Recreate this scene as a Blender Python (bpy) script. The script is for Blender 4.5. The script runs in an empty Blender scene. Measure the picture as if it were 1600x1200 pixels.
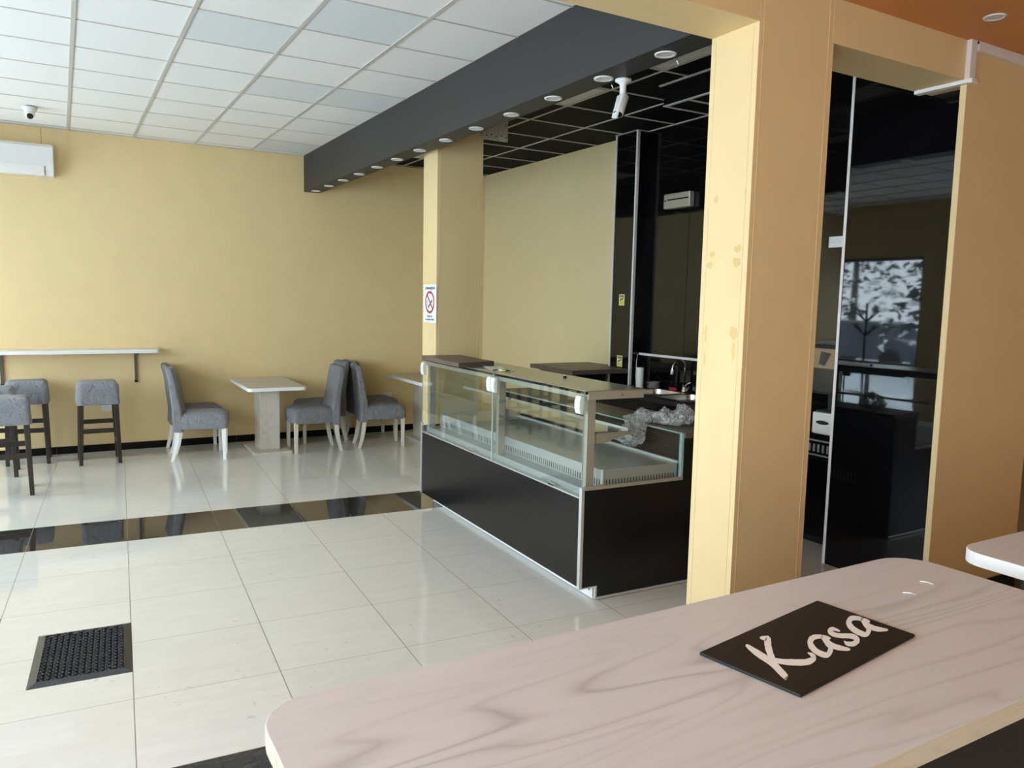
import bpy, bmesh, math, random
from mathutils import Vector, Matrix, noise
from math import sin, cos, pi, radians as R

sc = bpy.context.scene
col = sc.collection
random.seed(7)

# ------------------------------------------------------------------ camera
F_PX, YAW, PITCH, ROLL, CAM_H = 1214.7, 0.526, 0.1071, 0.0206, 1.6974
cd = bpy.data.cameras.new('camera'); cam = bpy.data.objects.new('camera', cd); col.objects.link(cam)
fw = Vector((sin(YAW)*cos(PITCH), cos(YAW)*cos(PITCH), -sin(PITCH)))
rt = Vector((cos(YAW), -sin(YAW), 0)); up = rt.cross(fw)
r2 = rt*cos(ROLL)+up*sin(ROLL); u2 = up*cos(ROLL)-rt*sin(ROLL)
m = Matrix((r2, u2, -fw)).transposed().to_4x4(); m.translation = Vector((0, 0, CAM_H))
cam.matrix_world = m
cd.sensor_fit = 'HORIZONTAL'; cd.sensor_width = 36; cd.lens = F_PX/1600*36; cd.clip_start = .05; cd.clip_end = 200
sc.camera = cam

# ------------------------------------------------------------------ view and sky (overcast day)
sc.view_settings.view_transform = 'Standard'; sc.view_settings.look = 'None'
sc.view_settings.gamma = 1; sc.view_settings.exposure = 0.93; sc.view_settings.use_curve_mapping = False
wd = bpy.data.worlds.new('sky'); sc.world = wd; wd.use_nodes = True
wn = wd.node_tree.nodes; bg = wn['Background']
bg.inputs[0].default_value = (0.80, 0.925, 1.03, 1); bg.inputs[1].default_value = 7.0
sc.cycles.max_bounces = 14; sc.cycles.diffuse_bounces = 8; sc.cycles.glossy_bounces = 8
sc.cycles.transparent_max_bounces = 24; sc.cycles.transmission_bounces = 8
sc.cycles.use_denoising = True; sc.cycles.sample_clamp_indirect = 8.0
sc.cycles.caustics_reflective = False; sc.cycles.caustics_refractive = False

def portal(name, loc, rot, sx, sy):
    l = bpy.data.lights.new(name, 'AREA'); l.shape = 'RECTANGLE'; l.size = sx; l.size_y = sy
    l.cycles.is_portal = True
    o = bpy.data.objects.new(name, l); o.location = loc; o.rotation_euler = rot; col.objects.link(o); return o

# ------------------------------------------------------------------ dimensions
CZ = 3.3203; BACK = 9.29; LEFT = -2.7; FRONT = -3.2
MY0, MY1 = 2.5, 2.785          # the middle wall with the openings
LZ = 2.913                     # underside of lintels and beam
OZ = 3.105                     # orange ceiling
SX = 4.92                      # side wall behind the bar
WINS = [(-3.1, -0.8, .45, 3.0), (-0.7, 2.2, .8, 3.0), (2.85, 4.78, .05, 2.75), (4.84, 6.78, .05, 2.7), (7.22, 9.0, .05, 2.5)]
for (a, b, z0, z1) in WINS:
    portal('window_light', (LEFT-.12, (a+b)/2, (z0+z1)/2), (0, -pi/2, 0), z1-z0, b-a)

# ------------------------------------------------------------------ materials
def srgb(r, g, b):
    f = lambda c: (c/255/12.92) if c/255 <= .04045 else ((c/255+.055)/1.055)**2.4
    return (f(r), f(g), f(b), 1)

class NT:
    def __init__(s, name):
        s.m = bpy.data.materials.new(name); s.m.use_nodes = True; s.t = s.m.node_tree
        s.b = s.t.nodes['Principled BSDF']; s.out = s.t.nodes['Material Output']
    def n(s, typ, **kw):
        o = s.t.nodes.new(typ)
        for k, v in kw.items(): setattr(o, k, v)
        return o
    def l(s, a, b): s.t.links.new(a, b)
    def math(s, op, a, b=None, c=None):
        o = s.n('ShaderNodeMath', operation=op)
        for i, v in enumerate((a, b, c)):
            if v is None: continue
            if isinstance(v, (int, float)): o.inputs[i].default_value = v
            else: s.l(v, o.inputs[i])
        return o.outputs[0]
    def mix(s, fac, a, b):
        o = s.n('ShaderNodeMix', data_type='RGBA')
        for i, v in ((0, fac), (6, a), (7, b)):
            if isinstance(v, (int, float)): o.inputs[i].default_value = v
            elif isinstance(v, tuple): o.inputs[i].default_value = v
            else: s.l(v, o.inputs[i])
        return o.outputs[2]
    def noise(s, vec, scale, detail=3, rough=.5, dist=0):
        o = s.n('ShaderNodeTexNoise'); o.inputs['Scale'].default_value = scale
        o.inputs['Detail'].default_value = detail; o.inputs['Roughness'].default_value = rough
        o.inputs['Distortion'].default_value = dist
        if vec is not None: s.l(vec, o.inputs['Vector'])
        return o.outputs['Fac']
    def coord(s, kind='Object', scale=None, rot=None):
        o = s.n('ShaderNodeTexCoord').outputs[kind]
        if scale or rot:
            mp = s.n('ShaderNodeMapping'); s.l(o, mp.inputs[0])
            if scale: mp.inputs['Scale'].default_value = scale
            if rot: mp.inputs['Rotation'].default_value = rot
            o = mp.outputs[0]
        return o
    def bump(s, h, strength, dist=.01):
        o = s.n('ShaderNodeBump'); o.inputs['Strength'].default_value = strength; o.inputs['Distance'].default_value = dist
        s.l(h, o.inputs['Height']); s.l(o.outputs[0], s.b.inputs['Normal'])
    def set(s, c=None, rough=None, metal=None, spec=None, coat=None):
        if c is not None: s.b.inputs['Base Color'].default_value = c
        if rough is not None: s.b.inputs['Roughness'].default_value = rough
        if metal is not None: s.b.inputs['Metallic'].default_value = metal
        if spec is not None: s.b.inputs['Specular IOR Level'].default_value = spec
        if coat is not None: s.b.inputs['Coat Weight'].default_value = coat
        return s

def plain(name, c, rough=.5, metal=0, spec=.5, var=0.04, bump=0, bscale=60):
    n = NT(name).set(c, rough, metal, spec)
    co = n.coord()
    f = n.noise(co, 6, 4)
    n.l(n.mix(f, tuple(x*(1-var) for x in c[:3])+(1,), tuple(min(1, x*(1+var)) for x in c[:3])+(1,)), n.b.inputs['Base Color'])
    if bump: n.bump(n.noise(co, bscale, 4), bump, .002)
    return n.m

M = {}
M['tan'] = plain('tan_paint', srgb(226, 202, 152), .55, var=.05, bump=.06, bscale=40)
M['tan_side'] = plain('tan_paint_bar', srgb(224, 208, 162), .55, var=.03, bump=.05)
M['chip'] = plain('tape_residue', srgb(190, 152, 96), .7, var=.15)
M['orange'] = plain('orange_paint', srgb(208, 138, 76), .6, var=.03)
M['darkgrey'] = plain('charcoal_paint', srgb(47, 47, 48), .55, var=.03, bump=.05)
M['black_satin'] = plain('black_laminate', (.004, .0048, .006, 1), .26, var=.05, bump=.02, spec=.4)
M['black'] = plain('matt_black', (.006, .006, .006, 1), .6)
M['base_tile'] = plain('black_skirting_tile', (.006, .006, .007, 1), .35, spec=.15)
M['alu'] = plain('brushed_aluminium', srgb(214, 216, 218), .35, metal=.7, var=.05)
M['deck'] = plain('satin_steel', srgb(186, 190, 190), .32, metal=.35, var=.08)
M['steel'] = plain('stainless_steel', srgb(196, 196, 192), .24, metal=.85, var=.06)
M['steel_dull'] = plain('dull_steel', srgb(182, 178, 166), .4, metal=.5, var=.08)
M['chrome'] = plain('chrome', srgb(220, 220, 220), .06, metal=1, var=.02)
M['white_plastic'] = plain('white_plastic', srgb(222, 222, 222), .35, var=.02)
M['white_trim'] = plain('white_trim', srgb(228, 224, 222), .4, var=.03)
M['white_wood'] = plain('white_lacquer', srgb(238, 238, 236), .4, var=.05)
M['offwhite_wood'] = plain('aged_white_lacquer', srgb(206, 200, 186), .45, var=.06)
M['dark_wood'] = plain('espresso_wood', srgb(46, 38, 34), .4, var=.15, bump=.05)
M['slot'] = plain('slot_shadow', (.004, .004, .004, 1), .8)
M['lens'] = plain('black_lens', (.004, .004, .005, 1), .08)
M['diffuser_off'] = plain('light_diffuser', srgb(214, 214, 208), .4, var=.03)
M['bracket'] = plain('bracket_grey', srgb(92, 86, 82), .4, var=.05)
M['paper'] = plain('paper', srgb(235, 235, 232), .7, var=.02)
M['lettering'] = plain('white_lettering', srgb(240, 250, 255), .4, var=.01)
M['mat_rubber'] = plain('black_rubber', srgb(54, 56, 61), .33, var=.1)
M['red'] = plain('sign_red', srgb(176, 40, 56), .5)
M['blue'] = plain('sign_blue', srgb(60, 84, 130), .5)
M['yellow'] = plain('sticker_yellow', srgb(214, 206, 70), .5)
M['olive'] = plain('sticker_green', srgb(120, 124, 40), .5)
M['pink'] = plain('pink_sponge', srgb(190, 40, 80), .9, bump=.3)
M['brown'] = plain('screen_brown', srgb(48, 42, 30), .5, var=.1)
M['box_reflect'] = plain('reflected_cardboard', srgb(150, 128, 98), .7, var=.15)  # tan of the boxes mirrored in the monitor, put in as colour
M['snow'] = plain('snow', srgb(236, 240, 246), .8, var=.03)
M['asphalt'] = plain('wet_snow_road', srgb(205, 208, 214), .6, var=.2)
M['conifer'] = plain('conifer', srgb(40, 52, 46), .9, var=.5)
M['carbody'] = plain('car_paint', srgb(70, 76, 88), .25)
M['frame_grey'] = plain('anthracite_frame', srgb(70, 74, 80), .4)

n = NT('black_gloss_panel').set((.004, .004, .0045, 1), .025, spec=.5)
n.bump(n.noise(n.coord(scale=(1, 1, 1)), 3, 1), .015, .01); M['gloss'] = n.m

n = NT('grey_cover_fabric').set(rough=.9, spec=.2)
co = n.coord(); f = n.noise(co, 220, 2, .6); g = n.noise(co, 9, 4, .6)
n.l(n.mix(n.math('ADD', n.math('MULTIPLY', f, .6), n.math('MULTIPLY', g, .4)), srgb(96, 98, 104), srgb(166, 168, 176)), n.b.inputs['Base Color'])
n.bump(n.math('ADD', n.math('MULTIPLY', f, .15), n.noise(co, 9, 4, .6, 1.5)), .8, .05)
n.b.inputs['Sheen Weight'].default_value = .3; M['fabric'] = n.m
n = NT('dark_grey_cover_fabric').set(rough=.9, spec=.2)
co = n.coord(); f = n.noise(co, 220, 2, .6); g = n.noise(co, 9, 4, .6)
n.l(n.mix(n.math('ADD', n.math('MULTIPLY', f, .6), n.math('MULTIPLY', g, .4)), srgb(94, 94, 98), srgb(156, 156, 160)), n.b.inputs['Base Color'])
n.bump(n.math('ADD', n.math('MULTIPLY', f, .15), n.noise(co, 9, 4, .6, 1.5)), .8, .05)
M['fabric2'] = n.m

def wood(name, c1, c2, c3, rough=.42, scale=1.0, axis='x', board=0):
    n = NT(name).set(rough=rough, spec=.4)
    rot = None if axis == 'x' else ((0, 0, pi/2) if axis == 'y' else (0, pi/2, 0))
    co = n.coord(rot=rot)
    mp = n.n('ShaderNodeMapping'); mp.inputs['Scale'].default_value = (.38*scale, 3.6*scale, 3.6*scale); n.l(co, mp.inputs[0])
    big = n.noise(mp.outputs[0], 1.15, 2, .45, .25)
    rings = n.math('FRACT', n.math('MULTIPLY', big, 26))
    ring = n.math('POWER', n.math('ABSOLUTE', n.math('SUBTRACT', n.math('MULTIPLY', rings, 2), 1)), 4.0)
    patch = n.noise(mp.outputs[0], .9, 2, .5)
    pm = n.n('ShaderNodeMapRange'); pm.inputs[1].default_value = .42; pm.inputs[2].default_value = .62; n.l(patch, pm.inputs[0])
    line = n.math('MULTIPLY', ring, n.math('MULTIPLY_ADD', pm.outputs[0], .75, .12))
    mp2 = n.n('ShaderNodeMapping'); mp2.inputs['Scale'].default_value = (3*scale, 130*scale, 130*scale); n.l(co, mp2.inputs[0])
    fine = n.noise(mp2.outputs[0], 1.6, 3, .6)
    base = n.mix(n.noise(mp.outputs[0], 1.7, 3), c1, c2)
    base = n.mix(n.math('MULTIPLY', fine, .22), base, c3)
    n.l(n.mix(n.math('MULTIPLY', line, .7), base, c3), n.b.inputs['Base Color'])
    n.bump(fine, .06, .002)
    return n.m
M['counter_wood'] = wood('bleached_pine_laminate', srgb(220, 229, 238), srgb(208, 216, 224), srgb(146, 146, 150))
M['counter_edge'] = wood('pine_edge_band', srgb(204, 196, 180), srgb(188, 178, 160), srgb(148, 136, 116), scale=1.4)
M['white_edge'] = plain('whitened_edge_band', srgb(226, 226, 226), .4, var=.05)
M['table_wood'] = wood('whitewashed_table_laminate', srgb(206, 200, 190), srgb(192, 186, 176), srgb(158, 150, 140), scale=1.6)
M['pedestal_wood'] = wood('whitewashed_pedestal', srgb(206, 200, 188), srgb(192, 186, 174), srgb(156, 148, 136), scale=1.6, axis='z')
M['brown_wood'] = wood('grey_brown_worktop', srgb(112, 98, 88), srgb(96, 84, 76), srgb(68, 58, 52), scale=1.5)

# clear glass: see-through with a Fresnel reflection
def glassmat(name, tint, boost=1.0):
    n = NT(name); n.t.nodes.remove(n.b)
    tr = n.n('ShaderNodeBsdfTransparent'); tr.inputs[0].default_value = tint
    gl = n.n('ShaderNodeBsdfGlossy'); gl.inputs['Roughness'].default_value = 0.0; gl.inputs[0].default_value = (1, 1, 1, 1)
    fr = n.n('ShaderNodeFresnel'); ge = n.n('ShaderNodeNewGeometry')
    n.l(n.math('MULTIPLY_ADD', ge.outputs['Backfacing'], 1/1.5-1.5, 1.5), fr.inputs[0])   # both faces reflect as air to glass
    mx = n.n('ShaderNodeMixShader'); n.l(n.math('MULTIPLY', fr.outputs[0], boost), mx.inputs[0]); n.l(tr.outputs[0], mx.inputs[1]); n.l(gl.outputs[0], mx.inputs[2])
    n.l(mx.outputs[0], n.out.inputs[0]); return n.m
M['glass'] = glassmat('clear_glass', (.955, .98, .97, 1))
M['window_glass'] = glassmat('window_glass', (.97, .985, .98, 1))
M['glass_edge'] = plain('glass_edge', srgb(150, 178, 172), .1, var=.03)

n = NT('clear_plastic_film'); n.t.nodes.remove(n.b)
tr = n.n('ShaderNodeBsdfTransparent'); gl = n.n('ShaderNodeBsdfGlossy'); gl.inputs['Roughness'].default_value = .12
df = n.n('ShaderNodeBsdfDiffuse'); df.inputs[0].default_value = srgb(225, 225, 228)
co = n.coord(); w = n.noise(co, 16, 4, .7, 3)
cr = n.n('ShaderNodeMapRange'); cr.inputs[1].default_value = .45; cr.inputs[2].default_value = .75; cr.inputs[3].default_value = .1; cr.inputs[4].default_value = .8; n.l(w, cr.inputs[0])
bp = n.n('ShaderNodeBump'); bp.inputs['Strength'].default_value = 1; bp.inputs['Distance'].default_value = .03; n.l(w, bp.inputs['Height']); n.l(bp.outputs[0], gl.inputs['Normal'])
mx = n.n('ShaderNodeMixShader'); mx.inputs[0].default_value = .25; n.l(tr.outputs[0], mx.inputs[1]); n.l(gl.outputs[0], mx.inputs[2])
mx2 = n.n('ShaderNodeMixShader'); n.l(cr.outputs[0], mx2.inputs[0]); n.l(mx.outputs[0], mx2.inputs[1]); n.l(df.outputs[0], mx2.inputs[2])
n.l(mx2.outputs[0], n.out.inputs[0]); M['film'] = n.m

# floor: cream polished tiles with black rows; UV is in metres along the tile grid
n = NT('polished_floor_tiles').set(rough=.1, spec=.5)
uv = n.coord('UV'); sp = n.n('ShaderNodeSeparateXYZ'); n.l(uv, sp.inputs[0]); U, V = sp.outputs[0], sp.outputs[1]
cu = n.math('DIVIDE', U, .6); cv = n.math('DIVIDE', V, .585)
fu = n.math('FLOOR', cu); fv = n.math('FLOOR', cv)
du = n.math('ABSOLUTE', n.math('SUBTRACT', n.math('FRACT', cu), .5)); dv = n.math('ABSOLUTE', n.math('SUBTRACT', n.math('FRACT', cv), .5))
gu = n.math('GREATER_THAN', du, .4962); gv = n.math('GREATER_THAN', dv, .4974); grout = n.math('MAXIMUM', gu, gv)
cmb = n.n('ShaderNodeCombineXYZ'); n.l(fu, cmb.inputs[0]); n.l(fv, cmb.inputs[1])
wn_ = n.n('ShaderNodeTexWhiteNoise', noise_dimensions='2D'); n.l(cmb.outputs[0], wn_.inputs['Vector'])
r1 = n.math('COMPARE', fv, 0, .1); r2_ = n.math('COMPARE', fv, -6, .1)
r3 = n.math('MULTIPLY', n.math('COMPARE', fv, -3, .1), n.math('COMPARE', fu, -1, .1))
dark = n.math('MINIMUM', n.math('ADD', n.math('ADD', r1, r2_), r3), 1)
off = n.n('ShaderNodeVectorMath', operation='ADD'); n.l(uv, off.inputs[0]); n.l(wn_.outputs['Color'], off.inputs[1])
mp = n.n('ShaderNodeMapping'); mp.inputs['Scale'].default_value = (1.2, 5, 1); n.l(off.outputs[0], mp.inputs[0])
v1 = n.noise(mp.outputs[0], 3.5, 5, .6, .8)
light = n.mix(v1, srgb(206, 203, 196), srgb(224, 222, 216))
light = n.mix(n.math('MULTIPLY', wn_.outputs['Value'], .18), light, srgb(222, 222, 220))
# faint dirty scuffs and footprints
sc1 = n.noise(uv, 14, 5, .7); sc2 = n.noise(uv, 1.1, 2)
smk = n.math('MULTIPLY', n.math('GREATER_THAN', sc1, .635), n.math('GREATER_THAN', sc2, .55))
light = n.mix(n.math('MULTIPLY', smk, .3), light, srgb(150, 140, 128))
mv = n.noise(mp.outputs[0], 5, 5, .65, 1.5)
blk = n.mix(n.math('POWER', mv, 3), srgb(34, 33, 34), srgb(98, 92, 86))
c = n.mix(dark, light, blk)
gcol = n.mix(dark, srgb(112, 104, 94), srgb(120, 112, 100))
n.l(n.mix(n.math('MULTIPLY', grout, .85), c, gcol), n.b.inputs['Base Color'])
rr = n.math('MULTIPLY_ADD', n.noise(uv, 5, 4), .05, .005)
n.l(n.math('MAXIMUM', rr, n.math('MULTIPLY', grout, .6)), n.b.inputs['Roughness'])
M['floor'] = n.m

def grid_nodes(n, lw_u, lw_v):
    co = n.coord(); sp = n.n('ShaderNodeSeparateXYZ'); n.l(co, sp.inputs[0])
    cu = n.math('DIVIDE', n.math('SUBTRACT', sp.outputs[0], .1272), .6); cv = n.math('DIVIDE', n.math('SUBTRACT', sp.outputs[1], 4.958), .6)
    fu = n.math('FLOOR', cu); fv = n.math('FLOOR', cv)
    # distance in metres to nearest grid line
    du = n.math('MULTIPLY', n.math('SUBTRACT', .5, n.math('ABSOLUTE', n.math('SUBTRACT', n.math('FRACT', cu), .5))), .6)
    dv = n.math('MULTIPLY', n.math('SUBTRACT', .5, n.math('ABSOLUTE', n.math('SUBTRACT', n.math('FRACT', cv), .5))), .6)
    return co, fu, fv, du, dv
n = NT('white_ceiling_tiles').set(rough=.85, spec=.2)
co, fu, fv, du, dv = grid_nodes(n, .012, .012)
cmb = n.n('ShaderNodeCombineXYZ'); n.l(fu, cmb.inputs[0]); n.l(fv, cmb.inputs[1])
wn_ = n.n('ShaderNodeTexWhiteNoise', noise_dimensions='2D'); n.l(cmb.outputs[0], wn_.inputs['Vector'])
odd = n.math('GREATER_THAN', wn_.outputs['Value'], .93)
tile = n.mix(n.noise(co, 160, 3, .7), srgb(226, 225, 223), srgb(242, 241, 239))
tile = n.mix(n.math('MULTIPLY', odd, .45), tile, srgb(196, 206, 212))
n.l(tile, n.b.inputs['Base Color']); n.bump(n.noise(co, 160, 3), .2, .003)
M['ceil_tile'] = n.m
M['ceil_bar'] = plain('white_grid_bar', srgb(190, 188, 183), .5, var=.02)
M['ceil_black'] = plain('black_ceiling_tile', (.0025, .0025, .003, 1), .7, spec=.1, bump=.05)

# ------------------------------------------------------------------ mesh helpers
class MB:
    def __init__(s): s.v = []; s.f = []; s.mi = []; s.sm = []
    def face(s, pts, mi=0, smooth=False):
        b = len(s.v); s.v += [tuple(p) for p in pts]; s.f.append(tuple(range(b, b+len(pts)))); s.mi.append(mi); s.sm.append(smooth)
    def box(s, x0, y0, z0, x1, y1, z1, mi=0, mtop=None):
        b = len(s.v)
        s.v += [(x0,y0,z0),(x1,y0,z0),(x1,y1,z0),(x0,y1,z0),(x0,y0,z1),(x1,y0,z1),(x1,y1,z1),(x0,y1,z1)]
        for k, q in enumerate(((0,3,2,1),(4,5,6,7),(0,1,5,4),(1,2,6,5),(2,3,7,6),(3,0,4,7))):
            s.f.append(tuple(b+i for i in q)); s.mi.append(mtop if (mtop is not None and k == 1) else mi); s.sm.append(False)
        return s
    def prism(s, poly, a0, a1, axis='z', mi=0, mcap=None, smooth=False):
        # poly in the two other axes; a0..a1 along axis
        def P(p, a):
            return {'z': (p[0], p[1], a), 'y': (p[0], a, p[1]), 'x': (a, p[0], p[1])}[axis]
        area = sum(poly[i][0]*poly[(i+1) % len(poly)][1]-poly[(i+1) % len(poly)][0]*poly[i][1] for i in range(len(poly)))
        if (area < 0) != (axis == 'y'): poly = list(reversed(poly))
        n = len(poly); b = len(s.v)
        s.v += [P(p, a0) for p in poly]+[P(p, a1) for p in poly]
        s.f.append(tuple(b+n-1-i for i in range(n))); s.f.append(tuple(b+n+i for i in range(n)))
        s.mi += [mi, mcap if mcap is not None else mi]; s.sm += [False, False]
        for i in range(n):
            j = (i+1) % n; s.f.append((b+i, b+j, b+n+j, b+n+i)); s.mi.append(mi); s.sm.append(smooth)
        return s
    def hexa(s, a, b_, mi=0):
        # two quads (lists of 4 points) joined
        b = len(s.v); s.v += [tuple(p) for p in a]+[tuple(p) for p in b_]
        for q in ((3,2,1,0),(4,5,6,7),(0,1,5,4),(1,2,6,5),(2,3,7,6),(3,0,4,7)):
            s.f.append(tuple(b+i for i in q)); s.mi.append(mi); s.sm.append(False)
        return s
    def tube(s, path, rad, seg=10, mi=0, cap=True):
        path = [Vector(p) for p in path]; rad = rad if isinstance(rad, (list, tuple)) else [rad]*len(path)
        ring = []; n0 = None
        for i, p in enumerate(path):
            t = (path[min(i+1, len(path)-1)]-path[max(i-1, 0)]).normalized()
            if n0 is None:
                n0 = t.orthogonal().normalized()
            n0 = (n0-t*n0.dot(t)).normalized(); bn = t.cross(n0)
            b = len(s.v); s.v += [tuple(p+(n0*cos(2*pi*k/seg)+bn*sin(2*pi*k/seg))*rad[i]) for k in range(seg)]; ring.append(b)
        for i in range(len(ring)-1):
            for k in range(seg):
                k2 = (k+1) % seg; s.f.append((ring[i]+k, ring[i]+k2, ring[i+1]+k2, ring[i+1]+k)); s.mi.append(mi); s.sm.append(True)
        if cap:
            s.f.append(tuple(ring[0]+seg-1-k for k in range(seg))); s.f.append(tuple(ring[-1]+k for k in range(seg))); s.mi += [mi, mi]; s.sm += [False, False]
        return s
    def lathe(s, prof, c=(0,0,0), seg=32, mi=0, smooth=True):
        rings = []
        for r, z in prof:
            b = len(s.v); s.v += [(c[0]+r*cos(2*pi*k/seg), c[1]+r*sin(2*pi*k/seg), c[2]+z) for k in range(seg)]; rings.append(b)
        for i in range(len(rings)-1):
            for k in range(seg):
                k2 = (k+1) % seg; s.f.append((rings[i]+k, rings[i]+k2, rings[i+1]+k2, rings[i+1]+k)); s.mi.append(mi); s.sm.append(smooth)
        s.f.append(tuple(rings[0]+seg-1-k for k in range(seg))); s.f.append(tuple(rings[-1]+k for k in range(seg))); s.mi += [mi, mi]; s.sm += [False, False]
        return s
    def loft(s, secs, e=6, N=44, amp=0, fq=9, seed=0, mi=0, ridged=False):
        # secs: (cx, cy, z, hx, hy) superellipse rings
        rings = []
        for (cx, cy, z, hx, hy) in secs:
            b = len(s.v)
            for k in range(N):
                a = 2*pi*k/N; ca, sa = cos(a), sin(a)
                x = cx+hx*math.copysign(abs(ca)**(2/e), ca); y = cy+hy*math.copysign(abs(sa)**(2/e), sa)
                if amp:
                    q = Vector((x*fq+seed, y*fq, z*fq*.6)); d = noise.noise(q)
                    if ridged: d = .5-abs(d)*1.6
                    x += (x-cx)*amp*d/max(hx, .01)*1.0; y += (y-cy)*amp*d/max(hy, .01)*1.0
                s.v.append((x, y, z+(amp*.5*noise.noise(Vector((x*fq, y*fq+seed, z))) if amp else 0)))
            rings.append(b)
        for i in range(len(rings)-1):
            for k in range(N):
                k2 = (k+1) % N; s.f.append((rings[i]+k, rings[i]+k2, rings[i+1]+k2, rings[i+1]+k)); s.mi.append(mi); s.sm.append(True)
        s.f.append(tuple(rings[0]+N-1-k for k in range(N))); s.f.append(tuple(rings[-1]+k for k in range(N))); s.mi += [mi, mi]; s.sm += [False, True]
        return s
    def build(s, name, mats, parent=None, loc=(0,0,0), rotz=0, bevel=0, seg=2):
        if not isinstance(mats, (list, tuple)): mats = [mats]
        me = bpy.data.meshes.new(name); me.from_pydata(s.v, [], s.f)
        for mt in mats: me.materials.append(M[mt] if isinstance(mt, str) else mt)
        me.polygons.foreach_set('material_index', s.mi); me.polygons.foreach_set('use_smooth', s.sm); me.update()
        o = bpy.data.objects.new(name, me); o.location = loc; o.rotation_euler = (0, 0, rotz)
        if parent: o.parent = parent
        col.objects.link(o)
        if bevel:
            b = o.modifiers.new('bevel', 'BEVEL'); b.width = bevel; b.segments = seg; b.limit_method = 'ANGLE'; b.angle_limit = R(40)
        return o
def B(*a, mi=0): return MB().box(*a, mi=mi)
def rrect(x0, y0, x1, y1, r, n=6):
    if not isinstance(r, (list, tuple)): r = [r]*4
    P = []
    for (cx, cy, a0, rr) in ((x1-r[0], y1-r[0], 0, r[0]), (x0+r[1], y1-r[1], pi/2, r[1]), (x0+r[2], y0+r[2], pi, r[2]), (x1-r[3], y0+r[3], 1.5*pi, r[3])):
        for k in range(n+1): P.append((cx+rr*cos(a0+k*pi/2/n), cy+rr*sin(a0+k*pi/2/n)))
    return P
def thing(name, label, cat, loc=(0,0,0), rotz=0, group=None):
    o = bpy.data.objects.new(name, None); o.empty_display_size = .1; col.objects.link(o)
    o.location = loc; o.rotation_euler = (0, 0, rotz); o['label'] = label; o['category'] = cat
    if group: o['group'] = group
    return o
def tag(o, label, cat, group=None):
    o['label'] = label; o['category'] = cat
    if group: o['group'] = group
    return o
def struct(o): o['kind'] = 'structure'; return o
def dup(root, loc, rotz, label, group=None):
    r = root.copy(); col.objects.link(r); r.location = loc; r.rotation_euler = (0, 0, rotz); r['label'] = label
    if group: r['group'] = group
    for ch in list(root.children):
        c = ch.copy(); col.objects.link(c); c.parent = r
        for g in list(ch.children):
            d = g.copy(); col.objects.link(d); d.parent = c
    return r

# ================================================================== SETTING
# floor (UV in metres along the slightly turned tile grid)
DY, FX, FY = .0574, -.2571, 5.8375
fl = MB(); fl.face([(LEFT-.3, FRONT, 0), (9, FRONT, 0), (9, BACK+.1, 0), (LEFT-.3, BACK+.1, 0)])
fo = struct(fl.build('floor', 'floor'))
uvl = fo.data.uv_layers.new(name='UVMap')
for lp in fo.data.loops:
    x, y, _ = fo.data.vertices[lp.vertex_index].co; x -= FX; y -= FY
    uvl.data[lp.index].uv = (cos(DY)*x-sin(DY)*y, sin(DY)*x+cos(DY)*y)
# back wall and its seam
struct(MB().box(LEFT-.2, BACK, 0, 5.2, BACK+.2, CZ+.2).build('wall_back', 'tan'))
struct(MB().box(-.112, BACK-.0015, 3.16, -.105, BACK+.01, 3.316).build('trim_1', 'chip'))
# black tiled skirting, each tile in one mesh with narrow joints
bb = MB(); x = -.09-.6*5
while x < 4.9:
    bb.box(x+.0015, BACK-.011, 0, min(x+.5985, SX), BACK, .078); x += .6
struct(bb.build('baseboard_back', 'base_tile', bevel=.0015))
# white ceiling with its exposed grid
cm = MB(); cm.box(LEFT-.2, MY1-.1, CZ+.006, 2.6, BACK+.1, CZ+.08)
struct(cm.build('ceiling', 'ceil_tile'))
g = MB()
for k in range(-5, 4):
    x = .1272+.6*k
    g.box(x-.012, MY1, CZ-.001, x+.012, BACK, CZ+.0055)
for k in range(-4, 8):
    y = 4.958+.6*k
    if MY1 < y < BACK: g.box(LEFT, y-.0045, CZ+.001, 2.53, y+.0045, CZ+.0058)
g.box(LEFT, BACK-.022, CZ-.0015, 2.53, BACK, CZ+.0056)
struct(g.build('trim_2', 'ceil_bar'))
gd = MB()  # thin dark strips painted in as recess shade along the cross bars
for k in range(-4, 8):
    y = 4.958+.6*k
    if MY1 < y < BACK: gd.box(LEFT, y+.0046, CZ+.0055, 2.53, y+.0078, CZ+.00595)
struct(gd.build('grid_shade_lines', 'slot'))
# black ceiling over the bar
struct(MB().box(2.6, MY1-.1, CZ+.006, SX+.3, BACK+.1, CZ+.08).build('ceiling.001', 'ceil_black'))
g = MB()
for k in range(5, 8):
    x = .1272+.6*k; y0 = 4.66 if k == 7 else MY1
    g.box(x-.0085, y0, CZ-.001, x+.0085, BACK, CZ+.0058)
for k in range(-4, 8):
    y = 4.99+.6*k
    if y < MY1 or y > BACK: continue
    g.box(2.7, y-.0085, CZ-.0012, 3.97 if y < 4.66 else SX, y+.0085, CZ+.0057)
g.box(SX-.02, 2.8, CZ-.0012, SX, 5.97, CZ+.0057)
g.box(2.7, BACK-.02, CZ-.0012, SX, BACK, CZ+.0057)
g.box(4.77, 5.97, CZ-.0012, 4.79, 6.30, CZ+.0057); g.box(4.77, 5.955, CZ-.0012, SX, 5.972, CZ+.0057)
struct(g.build('trim_4', 'ceil_bar'))
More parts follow.
